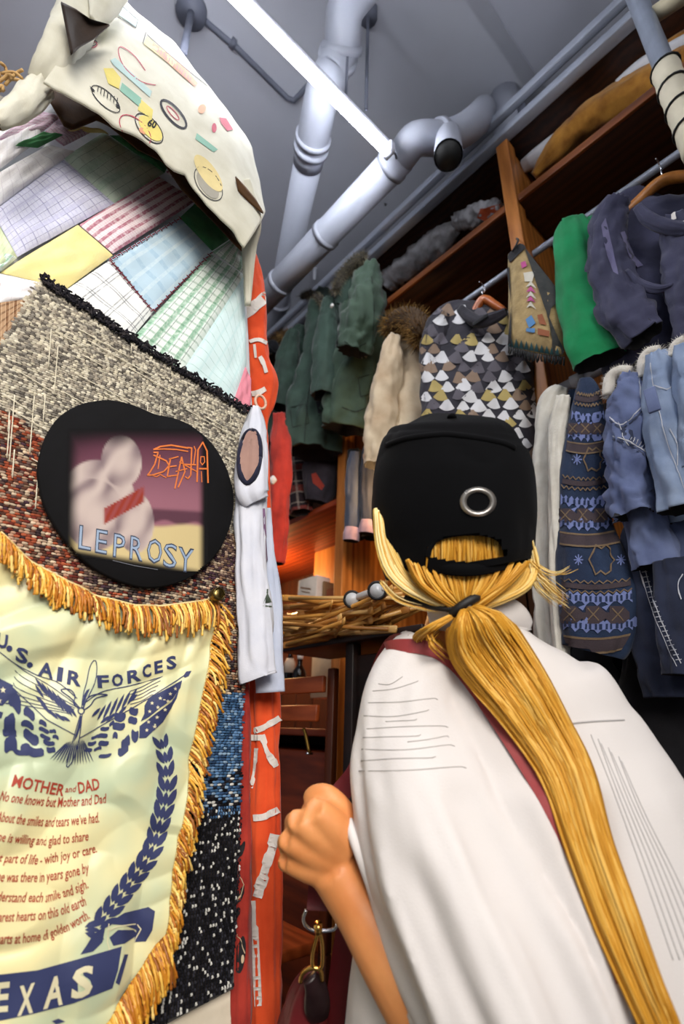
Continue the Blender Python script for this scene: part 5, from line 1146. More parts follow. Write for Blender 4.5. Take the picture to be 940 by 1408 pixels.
# ================================================================== HANGERS, BOXES, CHAIR
# stand the hanger pile lies on
zt = P(470, 888, X=1.0).z
ST = thing('display_stand', 'dark wooden stand carrying the heap of wooden hangers', 'stand', (.98, .93, 0)); SY = .93
pa, pb = P(398, 889, X=1.0), P(566, 892, X=.90)
m_dkw = wood('dark_stand_wood', '#2a1610', '#160b08', 'Y', .5)
b = B(); box(b, (.98, 1.02, zt-.012), (.2, .56, .016), bev=.003); obj('top', b, m_dkw, ST)
for sx, sy in ((-.07, .07), (.09, .07), (-.07, -.15), (.09, -.15)):
    b = B(); box(b, (.98+sx, SY+sy, (zt-.02)/2), (.03, .03, zt-.02), bev=.003); obj('leg', b, m_dkw, ST)
b = B(); box(b, (.99, SY-.04, (zt-.05)/2), (.16, .2, zt-.05), bev=.004); obj('back_panel', b, m_dkw, ST)
m_bam = [wood('bamboo_%d' % i, c1, c2, 'X', .35) for i, (c1, c2) in enumerate((('#dfae62', '#c08a40'), ('#d39a48', '#ae7430'), ('#ecc684', '#cf9c54'), ('#b57c38', '#8f5a24')))]
def hanger_mesh():
    b = B(); pts = [Vector((-.21, 0, -.075)), Vector((-.12, 0, -.045)), Vector((-.03, 0, -.008)), Vector((0, 0, 0)), Vector((.03, 0, -.008)), Vector((.12, 0, -.045)), Vector((.21, 0, -.075))]
    tube(b, pts, [.009, .011, .013, .013, .013, .011, .009], 8, 3, flat=.3)
    b2 = B(); tube(b2, [(-.185, 0, -.07), (.185, 0, -.07)], .005, 8)
    b3 = B(); tube(b3, [(0, 0, .008), (0, 0, .035)]+[(.018*math.sin(a), 0, .055-.02*math.cos(a)) for a in [i*.45 for i in range(10)]], .0016, 6)
    return b, b2, b3
hb = hanger_mesh(); hr = random.Random(21); proto = None
HL = 'wooden clothes hanger lying in the tangled heap on the dark stand'
dirA = (P(395, 880, X=.95)-P(545, 812, X=.95)).normalized()
for i in range(34):
    if proto is None or i < 4:
        r = thing('wooden_hanger', HL, 'hanger', (0, 0, 0), 'wooden hangers in the heap')
        obj('hanger_bar', hb[0], m_bam[i % 4], r); obj('trouser_bar', hb[1], m_bam[(i+1) % 4], r); obj('hook', hb[2], m_steel, r)
        if i == 0: proto = []
        proto.append(r)
    else:
        s_ = proto[i % 4]; r = s_.copy(); COL.objects.link(r)
        for ch in s_.children: c_ = ch.copy(); COL.objects.link(c_); c_.parent = r
    lay = i/34
    r.location = Vector((.96+hr.uniform(-.07, .05), 1.06+hr.uniform(-.10, .08), zt+.008+lay*.085))
    r.rotation_euler = (PI/2+hr.uniform(-.12, .12), hr.uniform(-.14, .14), PI/2+hr.uniform(-.42, .42))
# goggles / twin round clips lying on the heap
t = thing('goggles', 'pale goggles with two round dark rimmed lenses lying on the hanger heap', 'goggles', P(505, 818, X=.82))
qa, qb_ = P(484, 824, X=.82), P(518, 812, X=.80)
for q in (qa, qb_):
    ax = (CAM-q).normalized(); b = B(); s_ = ax.cross(Vector((0, 0, 1))).normalized(); u_ = s_.cross(ax)
    tube(b, [q+(s_*math.cos(a)+u_*math.sin(a))*.019 for a in [i*2*PI/24 for i in range(25)]], .0036, 8); f = obj('lens_rim', b, m_dark, t)
    b = B(); tube(b, [q-ax*.006, q+ax*.002], .0185, 20); obj('lens', b, plain('pale_lens', '#d9dde0', .2), t)
b = B(); bo_ = (qa-CAM).normalized()*.028; beam(b, qa.lerp(qb_, .1)+bo_, qb_+(qb_-qa)*.35+bo_, .016, .016, bev=.004); obj('bridge', b, m_wprint, t)
# boxes on the cabinet shelf
zc_ = P(425, 842, X=XS+.1).z
def carton(name, label, px0, px1, py0, py1, X, mat, dep=.07):
    a, c = P(px0, py1, X=X), P(px1, py1, X=X); top = P(px0, py0, X=X).z
    t = thing(name, label, 'box', (X+dep/2, (a.y+c.y)/2, a.z)); b = B(); box(b, (X+dep/2, (a.y+c.y)/2, (a.z+top)/2), (dep, abs(a.y-c.y), top-a.z), bev=.003); o = obj('carton', b, mat, t)
    b = B(); box(b, (X+dep/2, (a.y+c.y)/2, top+.001), (dep*.96, abs(a.y-c.y)*.96, .004), bev=.001); obj('lid', b, mat, t); return t, o
t, o = carton('white_carton', 'upright white carton with small printed lines on the cabinet shelf', 407, 433, 800, 846, XS+.05, plain('white_card', '#e6ddcf', .7))
decal('printed_lines', stroke([(414, 808), (427, 810)], 2)+stroke([(415, 813), (426, 815)], 1.2)+stroke([(414, 826), (428, 828)], 1.6)+stroke([(414, 832), (424, 833)], 1.2), bvh(o), plain('brown_print', '#8d6a4c', .8), t, .002, 5)
carton('brown_carton', 'narrow brown carton standing beside the white carton', 435, 444, 803, 846, XS+.08, plain('brown_card', '#8a6a44', .8))
carton('rust_carton', 'small rust brown carton behind the hanger heap', 447, 459, 812, 848, XS+.08, plain('rust_card', '#8f4a22', .8))
carton('red_box', 'flat red box at the left end of the hanger heap', 398, 428, 846, 862, XS-.06, plain('red_card', '#9c2f1f', .6), .06)
carton('plywood_panel_box', 'pale plywood crate at the back of the warm lit cabinet', 428, 462, 762, 850, XS+.34, wood('ply', '#d28b3e', '#b36a25', 'Z', .5), .1)
carton('pale_parcel', 'pale cream parcel standing behind the slatted chair back', 426, 456, 900, 960, XS+.12, plain('cream_paper', '#e0c6a0', .8))
m_glass = plain('dark_bottle_glass', '#0a0a0b', .08, 0, .05)
for k, (px, lab) in enumerate(((396, 'dark wine bottle with a pale label, left of the pair behind the chair'), (410, 'dark round shouldered bottle with a white cap, right of the pair behind the chair'))):
    q = P(px, 950, X=XS+.02); z = q.z; t = thing('bottle', lab, 'bottle', q); r_ = .022 if k == 0 else .026
    tp = P(px, 884 if k == 0 else 902, X=XS+.02).z; h_ = tp-z
    b = B(); zz = [0, .01, .45, .58, .68, .74, 1.0]; rr_ = [.8, 1, 1, .85, .5, .36, .36]
    tube(b, [q+Vector((0, 0, h_*a)) for a in zz], [r_*c for c in rr_], 20); obj('glass', b, m_glass, t)
    b = B(); tube(b, [q+Vector((0, 0, h_*.9)), q+Vector((0, 0, h_*1.01))], r_*.45, 16); obj('cap', b, m_wprint if k else m_dark, t)
    if k == 0: b = B(); tube(b, [q+Vector((0, 0, h_*.36)), q+Vector((0, 0, h_*.56)), q+Vector((0, 0, h_*.66))], [r_*1.03, r_*1.0, r_*.62], 20); obj('label', b, plain('label_paper', '#e4cdb4', .7), t)
# tall slatted wooden chair
CH = thing('slatted_chair', 'tall reddish wooden chair with two slats in its back, in the aisle', 'chair', (.93, 1.5, 0))
m_chair = wood('chair_wood', '#b8582a', '#8d3c17', 'Y', .35); m_chz = wood('chair_wood_z', '#6b3013', '#45200d', 'Z', .4)
XC = .98
def slat(px0, py0, px1, py1, hp):
    a, c = P(px0, py0, X=XC), P(px1, py1, X=XC); h_ = P(px0, py0-hp/2, X=XC).z-P(px0, py0+hp/2, X=XC).z
    b = B(); z = (a.z+c.z)/2; box(b, (XC, (a.y+c.y)/2, z), (.016, abs(a.y-c.y), h_), bev=.004); obj('back_slat', b, m_chair, CH); return a, c, z
a, c, z1 = slat(360, 945, 446, 942, 20); a2, c2, z2 = slat(350, 980, 437, 982, 20)
for y_ in (c.y-.012, a.y+.012):
    b = B(); beam(b, (XC+.022, y_, z1+.045), (XC+.022, y_+.0, .78), .022, .03, bev=.004, hint=Vector((0, 1, 0))); obj('back_post', b, m_chz, CH)
    b = B(); beam(b, (XC+.022, y_, .78), (XC+.06, y_, 0), .022, .03, bev=.004, hint=Vector((0, 1, 0))); obj('leg', b, m_chz, CH)
    b = B(); beam(b, (XC-.36, y_, .78), (XC-.40, y_, 0), .022, .03, bev=.004, hint=Vector((0, 1, 0))); obj('leg', b, m_chz, CH)
b = B(); box(b, (XC-.17, (a.y+c.y)/2, .79), (.40, abs(a.y-c.y), .025), bev=.006); obj('seat', b, m_chair, CH)
for z in (.3, .5): b = B(); box(b, (XC-.37, (a.y+c.y)/2, z), (.02, abs(a.y-c.y), .03), bev=.004); obj('stretcher', b, m_chz, CH)
t = thing('hook_latch', 'small brass latch on the dark post right of the chair', 'latch', P(428, 1020, X=XC+.04))
b = B(); q = P(424, 1008, X=XC); q2 = P(430, 1036, X=XC); tube(b, [q+Vector((-.012, .01, .01)), q+Vector((-.012, 0, 0)), q2+Vector((-.012, 0, 0))], .005, 8, 3); obj('latch_arm', b, metal('aged_brass', '#9a7a3c', .4), t)
b = B(); q = P(429, 1036, X=XC); tube(b, [q+Vector((-.02, 0, 0)), q], .004, 10); obj('stud', b, m_steel, t)
# ================================================================== PERSON
def K(ks, rat=.9): return keys(ks, 'd', None, rat)
PE = thing('person', 'person seen from behind in a black cap and white shirt, long blonde ponytail, fist raised', 'person', (.64, .30, 0))
m_skin = NT('skin', .5); vv = m_skin.coord(); m_skin.color(m_skin.mix(m_skin.ramp(m_skin.noise(vv, 16, 4), .35, .7), lin('#dc965c'), lin('#c97f48')))
m_skin.bump(m_skin.noise(vv, 420, 3), .12, .001); m_skin.b.inputs['Subsurface Weight'].default_value = .12; m_skin.b.inputs['Subsurface Radius'].default_value = (.01, .004, .002); m_skin = m_skin.mat
m_shirt = NT('white_shirt', .85); vv = m_shirt.coord(); m_shirt.color(m_shirt.mix(m_shirt.noise(vv, 9, 3), lin('#d6d2d0'), lin('#cbc7c6'))); m_shirt.bump(m_shirt.noise(vv, 500, 2), .2, .001)
m_shirt.b.inputs['Sheen Weight'].default_value = .1; m_shirt.b.inputs['Specular IOR Level'].default_value = .2; m_shirt = m_shirt.mat
fw = Vector((.656, .755, 0)); rt = Vector((.755, -.656, 0)); UP = Vector((0, 0, 1))
hc = P(624, 700, d=.728)                                   # middle of the skull
face = (fw*.86 - rt*.5).normalized(); fs_ = face.cross(UP).normalized()   # facing into the aisle
def hp(x, y, z): return hc + fs_*x + face*y + UP*z
# --- body: head, neck, torso, both arms with hands, legs; one continuous surface
b = B()
loft(b, [(hp(0, -.01, .115), .01, .01), (hp(0, -.01, .10), .055, .065), (hp(0, -.005, .05), .074, .092), (hp(0, 0, 0), .076, .097), (hp(0, .006, -.05), .070, .09), (hp(0, .02, -.095), .055, .07), (hp(0, .035, -.12), .03, .045)], 28, 30, side=face)
nk0, nk1 = hp(0, -.018, -.07), P(640, 905, d=.70)
loft(b, [(nk0, .052, .052), (nk0.lerp(nk1, .5), .05, .05), (nk1, .07, .06)], 20, 14)
sh = [P(640, 895, d=.70), P(685, 975, d=.68), P(735, 1130, d=.62), P(770, 1300, d=.58), P(800, 1420, d=.56)]
loft(b, [(sh[0], .055, .045), (sh[1], .10, .065), (sh[2], .13, .08), (sh[3], .12, .08), (sh[4], .14, .09)], 28, 30)
pel = sh[4]; hipc = Vector((pel.x, pel.y, .92))
loft(b, [(sh[4]+UP*.05, .14, .10), (hipc, .165, .115), (hipc-UP*.1, .15, .11)], 28, 14)
# legs with feet
for s in (-1, 1):
    h0 = hipc+rt*s*.085; kn = Vector((h0.x, h0.y, .49))+fw*.02+rt*s*.01; an = Vector((h0.x, h0.y, .09))-fw*.01+rt*s*.015
    tube(b, [h0, h0.lerp(kn, .5), kn, kn.lerp(an, .35)-fw*.012, an, an-UP*.06], [.088, .073, .054, .056, .036, .04], 18, 5)
    tube(b, [an-UP*.05-fw*.04, an-UP*.055+fw*.05, an-UP*.065+fw*.15, an-UP*.07+fw*.18], [.035, .038, .034, .018], 14, 4)
# face
for s in (-1, 1):
    tube(b, [hp(s*.074, -.005, .012), hp(s*.084, -.012, .0), hp(s*.083, -.012, -.022), hp(s*.073, .0, -.034)], [.008, .013, .011, .006], 10, 4)
tube(b, [hp(0, .092, .02), hp(0, .107, -.015), hp(0, .113, -.030), hp(0, .095, -.036)], [.007, .010, .013, .008], 12, 4)
tube(b, [hp(-.024, .083, -.062), hp(0, .094, -.060), hp(.024, .083, -.062)], [.004, .0075, .004], 10, 4); tube(b, [hp(-.022, .082, -.071), hp(0, .092, -.072), hp(.022, .082, -.071)], [.004, .008, .004], 10, 4)
tube(b, [hp(-.045, .080, .026), hp(0, .094, .030), hp(.045, .080, .026)], [.006, .008, .006], 10, 4)
# left arm: shoulder -> elbow below the frame -> raised forearm -> fist
sL = P(556, 965, d=.66); eL = P(655, 1470, d=.50); wL = P(472, 1212, d=.585)
tube(b, [sL, sL.lerp(eL, .5), eL], [.055, .05, .042], 18, 6)
tube(b, [eL, P(600, 1404, d=.525), P(545, 1320, d=.55), P(503, 1254, d=.575), P(478, 1218, d=.585), P(462, 1192, d=.592)], [.043, .046, .042, .0365, .034, .034], 20, 6, flat=.92)
kn_ = [(434, 1112, .580), (409, 1128, .577), (396, 1156, .578), (394, 1184, .583)]     # index .. little knuckle
pw = P(468, 1196, d=.592)
# palm: from the wrist to each knuckle, as overlapping tapering bars
for i, k in enumerate(kn_):
    q = P(k[0], k[1], d=k[2]); base = pw+(P(470+[6, 0, -5, -10][i], 1150+[0, 14, 28, 42][i], d=.592)-pw)*.85
    tube(b, [base, base.lerp(q, .55)+(CAM-q).normalized()*.002, q], [.024, .0195, .0135-.0006*i], 14, 5)
    r0 = (.0115, .0118, .011, .0098)[i]
    p1 = P(k[0]-7+i*2, k[1]+3, d=k[2]+.042-.003*i); p2 = P(k[0]+26, k[1]+10, d=k[2]+.05-.003*i); p3 = P(k[0]+40, k[1]+6, d=k[2]+.03)
    tube(b, [q, q.lerp(p1, .5), p1, p1.lerp(p2, .5), p2, p3], [r0*1.06, r0*.95, r0, r0*.88, r0*.9, r0*.7], 12, 4)
tube(b, [P(455, 1170, d=.60), P(440, 1160, d=.605), P(430, 1150, d=.606)], [.028, .026, .02], 14, 4)
# thumb, leaving the side of the palm near its base and closing over the index finger
tube(b, [P(478, 1160, d=.60), P(474, 1126, d=.603), P(462, 1104, d=.606), P(446, 1091, d=.612), P(430, 1094, d=.618), P(422, 1100, d=.622)], [.02, .0165, .0135, .0118, .0112, .007], 14, 5)
# right arm: reaching forward into the aisle, hidden behind the torso
sR = P(785, 1005, d=.70); eR = sR+fw*.08+rt*.045-UP*.27; wR = eR+fw*.22-rt*.06+UP*.02
tube(b, [sR, sR.lerp(eR, .5), eR], [.044, .044, .04], 16, 5); tube(b, [eR, eR.lerp(wR, .4), wR], [.041, .04, .028], 16, 5)
hd_ = (wR-eR).normalized(); sd = hd_.cross(UP).normalized()
tube(b, [wR, wR+hd_*.05, wR+hd_*.085], [.028, .036, .033], 14, 4, flat=.6)
for i, (o_, L_) in enumerate(((-.027, .07), (-.009, .08), (.009, .075), (.027, .058))):
    s0 = wR+hd_*.08+sd*o_; tube(b, [s0, s0+hd_*L_*.5-UP*.006, s0+hd_*L_*.85-UP*.022, s0+hd_*L_-UP*.035], [.0095, .0088, .008, .006], 10, 4)
tube(b, [wR+hd_*.025-sd*.025, wR+hd_*.055-sd*.05, wR+hd_*.085-sd*.055-UP*.01], [.014, .0115, .008], 10, 4)
body = obj('body', b, m_skin, PE); remesh(body, .0034, 3, .5)
b = B()
for s in (-1, 1): tube(b, [hp(s*.032, .083, .006), hp(s*.032, .0875, .006), hp(s*.032, .0885, .006)], [.011, .009, .004], 14)
obj('eyes', b, plain('eye', '#e8e4df', .2), PE)
b = B()
for s in (-1, 1): tube(b, [hp(s*.032, .088, .006), hp(s*.032, .0905, .006)], .0048, 12)
obj('irises', b, plain('iris', '#3a4a52', .2), PE)
b = B(); q = P(424, 1097, d=.608); 
# --- shirt: torso and left sleeve grown into one cloth surface
b = B()
loft(b, K([(655, 850, 40, .69, 1.1), (660, 876, 66, .688, .8), (664, 905, 104, .685, .64), (670, 938, 134, .68, .58), (680, 970, 158, .675, .56), (688, 1005, 172, .668, .57), (702, 1055, 190, .655, .59), (716, 1105, 206, .638, .61), (730, 1160, 218, .618, .62), (738, 1250, 238, .59, .62), (740, 1350, 264, .57, .60), (745, 1450, 280, .56, .58), (750, 1560, 288, .55, .56)]), 44, 70, fold=.005, ridge=0, fk=1.6, fl=2.2, seed=2, drape=.003, exp=2.05)
loft(b, K([(600, 905, 56, .675, .9), (566, 950, 64, .655, .9), (566, 1020, 80, .628, .9), (580, 1090, 94, .595, .9), (606, 1170, 108, .565, .88), (644, 1270, 122, .525, .86), (686, 1360, 132, .495, .84), (724, 1450, 140, .475, .82), (745, 1500, 140, .47, .8)]), 36, 56, fold=.009, ridge=0, fk=1.5, fl=2.0, seed=6, drape=.006)
# right sleeve
loft(b, [(sR.lerp(eR, .22)-rt*.03, .03, .035), (sR.lerp(eR, .5)-rt*.012, .06, .07), (sR.lerp(eR, .78), .078, .082), (eR+UP*.01, .085, .085)], 28, 26, fold=.006, ridge=0, seed=8)
shirt = obj('shirt', b, m_shirt, PE); remesh(shirt, .0042, 8, .5)
L_ = wloc(shirt); me = shirt.data
NRM = [Vector(v.normal) for v in me.vertices]
for v in me.vertices:          # gathered pleats over the left shoulder, drag folds down the sleeve and pin tucks down the right back
    w = v.co+L_; px, py = pix(w); n_ = NRM[v.index]
    if n_.dot((CAM-w).normalized()) < -.2: continue
    g = 0
    a_ = sst(485, 510, px)*sst(690, 600, px)*sst(915, 950, py)*sst(1062, 1042, py)
    pass
    a_ = sst(1060, 1110, py)*sst(480, 520, px)*sst(880, 820, px)
    if a_ > 0:
        q = (px-490)-.46*(py-1050); g += a_*.012*noise.noise(Vector((q*.012, py*.0018, 5)))+a_*.004*noise.noise(Vector((q*.034, py*.004, 8)))
    a_ = sst(800, 860, px)*sst(985, 1010, py)
    pass
    v.co += n_*g
me.update(); s_m = shirt.modifiers.new('s', 'SMOOTH'); s_m.iterations = 2; s_m.factor = .5; apply_mods(shirt)
T_s = bvh(shirt)
m_seam = plain('seam_thread', '#b0adad', .9)
def ont(px, py, off=.002):
    r = ray(px, py).normalized(); h, nn, i, dd = T_s.ray_cast(CAM, r)
    if h is None: return None
    return h - r*off
def on_shirt_tube(nm, pts, r, mat, parent, off=.001, n=40):
    q = [ont(*pl(pts, i/n), off) for i in range(n+1)]; q = [x for x in q if x]; b = B(); tube(b, q, r, 7); return obj(nm, b, mat, parent)
on_shirt_tube('yoke_seam', smoothpl([(772, 996), (815, 992), (858, 990)], 12), .0009, m_seam, shirt)
on_shirt_tube('armhole_seam', smoothpl([(690, 985), (740, 1080), (790, 1180), (836, 1290), (872, 1408)], 20), .0014, m_seam, shirt)
m_pleat_shade = plain('pleat_shade_grey', '#a39f9d', .9)  # thin grey lines stand in for the shadows between shoulder pleats
for i, (x0_, y0_, x1_, y1_) in enumerate(((512, 950, 600, 936), (506, 966, 640, 962), (500, 984, 625, 976), (504, 1002, 660, 1000), (499, 1014, 610, 1010), (497, 1030, 676, 1026), (496, 1046, 640, 1040), (493, 1060, 700, 1056), (520, 940, 566, 930), (560, 1020, 640, 1014), (530, 992, 590, 988))):
    on_shirt_tube('pleat_shade', smoothpl([(x0_, y0_), ((x0_*2+x1_)/3, y0_-3+(i % 3)*2), ((x0_+2*x1_)/3, y1_+2-(i % 2)*4), ((x0_+2.5*x1_)/3.5, y1_)], 12), .00045, m_pleat_shade, shirt, .0003, 20)
for i in range(7):
    on_shirt_tube('pin_tuck', smoothpl([(812+i*7+(i % 2)*3, 1010+i*6), (840+i*8, 1080+i*7), (880+i*9, 1190+i*4), (925+i*9, 1320)], 14), .0005, m_seam, shirt, .0002, 30)
# cuff lip at the sleeve opening and the collar
b = B(); tube(b, [P(481, 1128, d=.59), P(484, 1146, d=.575), P(496, 1180, d=.56), P(518, 1240, d=.548), P(546, 1320, d=.53), P(590, 1410, d=.505)], [.004, .006, .006, .006, .006, .005], 10, 5); obj('sleeve_hem', b, m_shirt, shirt)
b = B(); loft(b, K([(596, 852, 22, .68, .5), (625, 846, 26, .655, .4), (662, 846, 28, .648, .4), (698, 852, 30, .66, .4), (722, 866, 16, .675, .4)], .4), 20, 24, fold=.003)
obj('collar', b, m_shirt, shirt)
b = B(); sheet(b, [(672, 868), (700, 874), (731, 866)], [(668, 838), (694, 832), (714, 838)], lambda u, v, x, y: P(x, y, d=.640+.03*u*u-.004*v), 14, 8, .003); obj('collar_tip', b, m_shirt, shirt)
# trousers and shoes
m_trs = cloth('cream_trousers', '#cfc6b4', '#b9ae9a', 14, 700, .3)
b = B()
loft(b, [(hipc+UP*.10, .165, .125), (hipc, .182, .135), (hipc-UP*.12, .185, .13)], 30, 16)
for s in (-1, 1):
    h0 = hipc+rt*s*.088-UP*.06; kn = Vector((h0.x, h0.y, .49))+fw*.02+rt*s*.012; an = Vector((h0.x, h0.y, .07))+rt*s*.016
    tube(b, [h0, h0.lerp(kn, .5), kn, an], [.102, .095, .085, .08], 20, 6)
tr = obj('trousers', b, m_trs, PE); remesh(tr, .009, 3)
for s in (-1, 1):
    h0 = hipc+rt*s*.085; an = Vector((h0.x, h0.y, .09))-fw*.01+rt*s*.015
    b = B(); loft(b, [(an-UP*.045-fw*.065, .02, .02), (an-UP*.042-fw*.03, .043, .046), (an-UP*.045+fw*.06, .048, .044), (an-UP*.055+fw*.15, .05, .034), (an-UP*.062+fw*.205, .03, .022)], 24, 24, side=UP); obj('shoe', b, m_wprint, PE)
# --- hair under the cap
m_hair = hairmat('blonde_hair', '#cf9733', '#bc8426', '#daab50')
m_hairv = vcol('blonde_strands', .55, .1, 300, .25)
HC = [lin(c) for c in ('#cf9733', '#d8a748', '#c28a2a', '#deb25a', '#ba8226')]
HC2 = [lin(c) for c in ('#e3c67c', '#f0dca0', '#d8b05a', '#c99a46')]
HR = bpy.data.objects.new('hair', None); COL.objects.link(HR); HR.parent = PE
b = B()
loft(b, [(hp(0, .008, .085), .045, .055), (hp(0, .006, .05), .072, .085), (hp(0, .004, 0), .080, .092), (hp(0, -.002, -.045), .080, .090), (hp(0, -.016, -.085), .064, .068), (hp(.0, -.034, -.125), .034, .034)], 36, 36, side=face, fold=.002)
for sx_ in (0,): pass
scalp = obj('scalp_hair', b, m_hair, HR)
def hstrands(nm, sets, n, r, cols, seed, jit=4, jd=.01, parent=None, taper=True):
    rr = random.Random(seed); b = B()
    for i in range(n):
        path = rr.choice(sets) if not isinstance(sets[0][0], tuple) or len(sets[0][0]) == 3 else sets
        k = 1.0; ja, jb_ = rr.gauss(0, 1)*jit, rr.gauss(0, 1)*jit; dd = rr.uniform(-jd, jd)
        pts = [P(x+ja*(.3+.7*j/len(path)), y+jb_*(.3+.7*j/len(path)), d=d+dd) for j, (x, y, d) in enumerate(path)]
        q = [cr(pts, (len(pts)-1)*t/14) for t in range(15)]
        tube(b, q, [r*(1-.75*(t/14)**3) if taper else r for t in range(15)], 5, col=rr.choice(cols))
    return obj(nm, b, m_hairv, HR if parent is None else parent, True, True, 'stuff')
# back of the hair gathered to the tie
hstrands('gathered_hair', [[(560+i*11, 770+6*math.sin(i), .628), (575+i*8.6, 800+4*math.sin(i*2), .618), (604+i*4.6, 822, .616), (636+i*.6, 838, .622)] for i in range(16)], 420, .0017, HC, 3, 4, .006)
# left lock falling in front of the ear
hstrands('side_lock', [[(516+i*2.2, 700+i*3, .66), (519+i*3.4, 745, .652), (532+i*4.6, 785, .642), (560+i*4.2, 812, .632), (600+i*2, 830, .626), (638, 836, .624)] for i in range(7)], 260, .0016, HC2, 5, 2.5, .008)
hstrands('opening_hair', [[(590+i*10, 728, .616+((i-5)/5)**2*.012), (590+i*10, 752, .611+((i-5)/5)**2*.012), (592+i*9.6, 782, .612+((i-5)/5)**2*.012)] for i in range(11)], 300, .0016, HC, 25, 7, .003)
# right side: wisps blown outwards
hstrands('side_lock', [[(726-i*2, 735+i*2, .665), (737-i*3, 775, .655), (728-i*4, 805, .64), (690-i*3, 826, .63), (648, 838, .624)] for i in range(7)], 240, .0016, HC2, 7, 3, .008)
hstrands('flyaway_strands', [[(728, 740, .66), (738, 785, .655), (752, 800+i*6, .65), (772+3*i, 818+i*7, .65)] for i in range(3)]+[[(726, 765, .655), (735, 800, .65), (748, 815, .65), (762, 826, .65)], [(524, 800, .645), (545, 822, .64), (580, 833, .635), (610, 838, .63)], [(730, 770, .655), (745, 782, .65), (765, 788, .65), (782, 780, .65)]], 60, .0007, HC2, 9, 5, .012)
# ponytail
pk = [(643, 838, 10, .622, .9), (650, 855, 38, .606, .55), (662, 885, 52, .585, .42), (690, 925, 51, .567, .38), (716, 960, 46, .552, .36), (745, 1005, 40, .535, .36), (779, 1065, 35, .515, .38), (807, 1157, 31, .487, .4), (845, 1262, 30, .462, .42), (880, 1350, 26, .445, .42), (910, 1420, 24, .432, .42), (940, 1500, 18, .42, .42)]
def backd(px, py, dflt):
    p = ont(px, py, .0); return depth(p) if p else dflt
PK = []
for k in pk:
    d = min(backd(k[0], k[1], k[3]), backd(k[0]-k[2]*.6, k[1], k[3])) if k[1] > 860 else k[3]
    d = max(min(d-.012, k[3]+.05), k[3]-.09); PK.append((k[0], k[1], k[2], d, k[4]))
PK = [(k[0], k[1], k[2], (PK[max(i-1, 0)][3]+2*k[3]+PK[min(i+1, len(PK)-1)][3])/4-(.008 if 0 < i < 5 else 0), k[4]) for i, k in enumerate(PK)]
b = B(); loft(b, keys(PK, 'd', None, .4), 40, 90, fold=.006, fk=2.6, fl=.35, seed=4); pt = obj('ponytail', b, m_hair, HR); T_pt = bvh(pt)
b = B(); rr = random.Random(31)
for i in range(110):
    u = rr.uniform(-.98, .98); pts = []; t0 = rr.uniform(0, .5) if rr.random() < .5 else 0; t1 = rr.uniform(max(.4, t0+.25), 1.0); dv = rr.gauss(0, .06)
    for j in range(16):
        t = t0+(t1-t0)*j/15; kk = cr([tuple(q) for q in PK], t*(len(PK)-1)); uu = max(-1.03, min(1.03, u+dv*math.sin(t*5+i)))
        x, y = kk[0]+uu*kk[2]*.95, kk[1]-uu*kk[2]*.42
        h, nn, ii, dd = T_pt.ray_cast(CAM, ray(x, y).normalized())
        if h is None: continue
        pts.append(h-ray(x, y).normalized()*rr.uniform(.0, .0012))
    if len(pts) > 4 and max((pts[i+1]-pts[i]).length for i in range(len(pts)-1)) < .06: tube(b, pts, [.0013*(1-.8*abs(2*q/(len(pts)-1)-1)**4) for q in range(len(pts))], 5, col=rr.choice(HC))
obj('ponytail_strands', b, m_hairv, pt, True, True, 'stuff')
# thinner sheet of hair fanning over the left shoulder
fan_ = []
for i in range(9): fan_.append([(640, 838, .618), (630-i*5, 858+i*.5, backd(630-i*4, 862, .61)-.006), (612-i*5, 876+i, backd(612-i*5, 880, .61)-.004), (596-i*4+i*9, 884+i*5, backd(600+i*4, 890+i*4, .60)-.004)])
hstrands('shoulder_wisps', fan_, 150, .0009, HC, 15, 4, .002)
b = B(); q = P(640, 834, d=.618); ax = (P(660, 862, d=.60)-P(622, 812, d=.628)).normalized(); s_ = ax.cross(fw).normalized(); u_ = ax.cross(s_)
tube(b, [q+(s_*math.cos(a)*1.15+u_*math.sin(a)*.8)*.0175 for a in [i*2*PI/26 for i in range(27)]], .0055, 9); obj('hair_tie', b, m_dark, HR)
b = B(); tube(b, [P(556, 822, d=.64), P(590, 833, d=.628), P(625, 838, d=.612), P(648, 834, d=.604)], .004, 8, 4); obj('neck_cord', b, m_dark, PE)
# --- cap
m_cap = NT('black_cap_cotton', .9); vv = m_cap.coord(); m_cap.color((.0025, .0027, .0035)); m_cap.bump(m_cap.noise(vv, 900, 2), .3, .001); m_cap.b.inputs['Specular IOR Level'].default_value = .08; m_cap.b.inputs['Sheen Weight'].default_value = .02; m_cap = m_cap.mat
CP = bpy.data.objects.new('cap', None); COL.objects.link(CP); CP.parent = PE
b = B(); loft(b, K([(621, 571, 6, .71, .9), (620, 578, 46, .71, .95), (620, 592, 78, .71, .98), (619, 606, 89, .71, 1.0), (618, 622, 98, .71, 1.0), (618, 650, 105, .71, 1.0), (619, 690, 108, .708, 1.0), (621, 730, 107, .705, .98), (625, 765, 103, .70, .95), (628, 782, 99, .698, .93)], 1.0), 72, 100, fold=.0035, fk=1.3, fl=1.8, seed=12, ends=('cap', 'open'), exp=2.2)
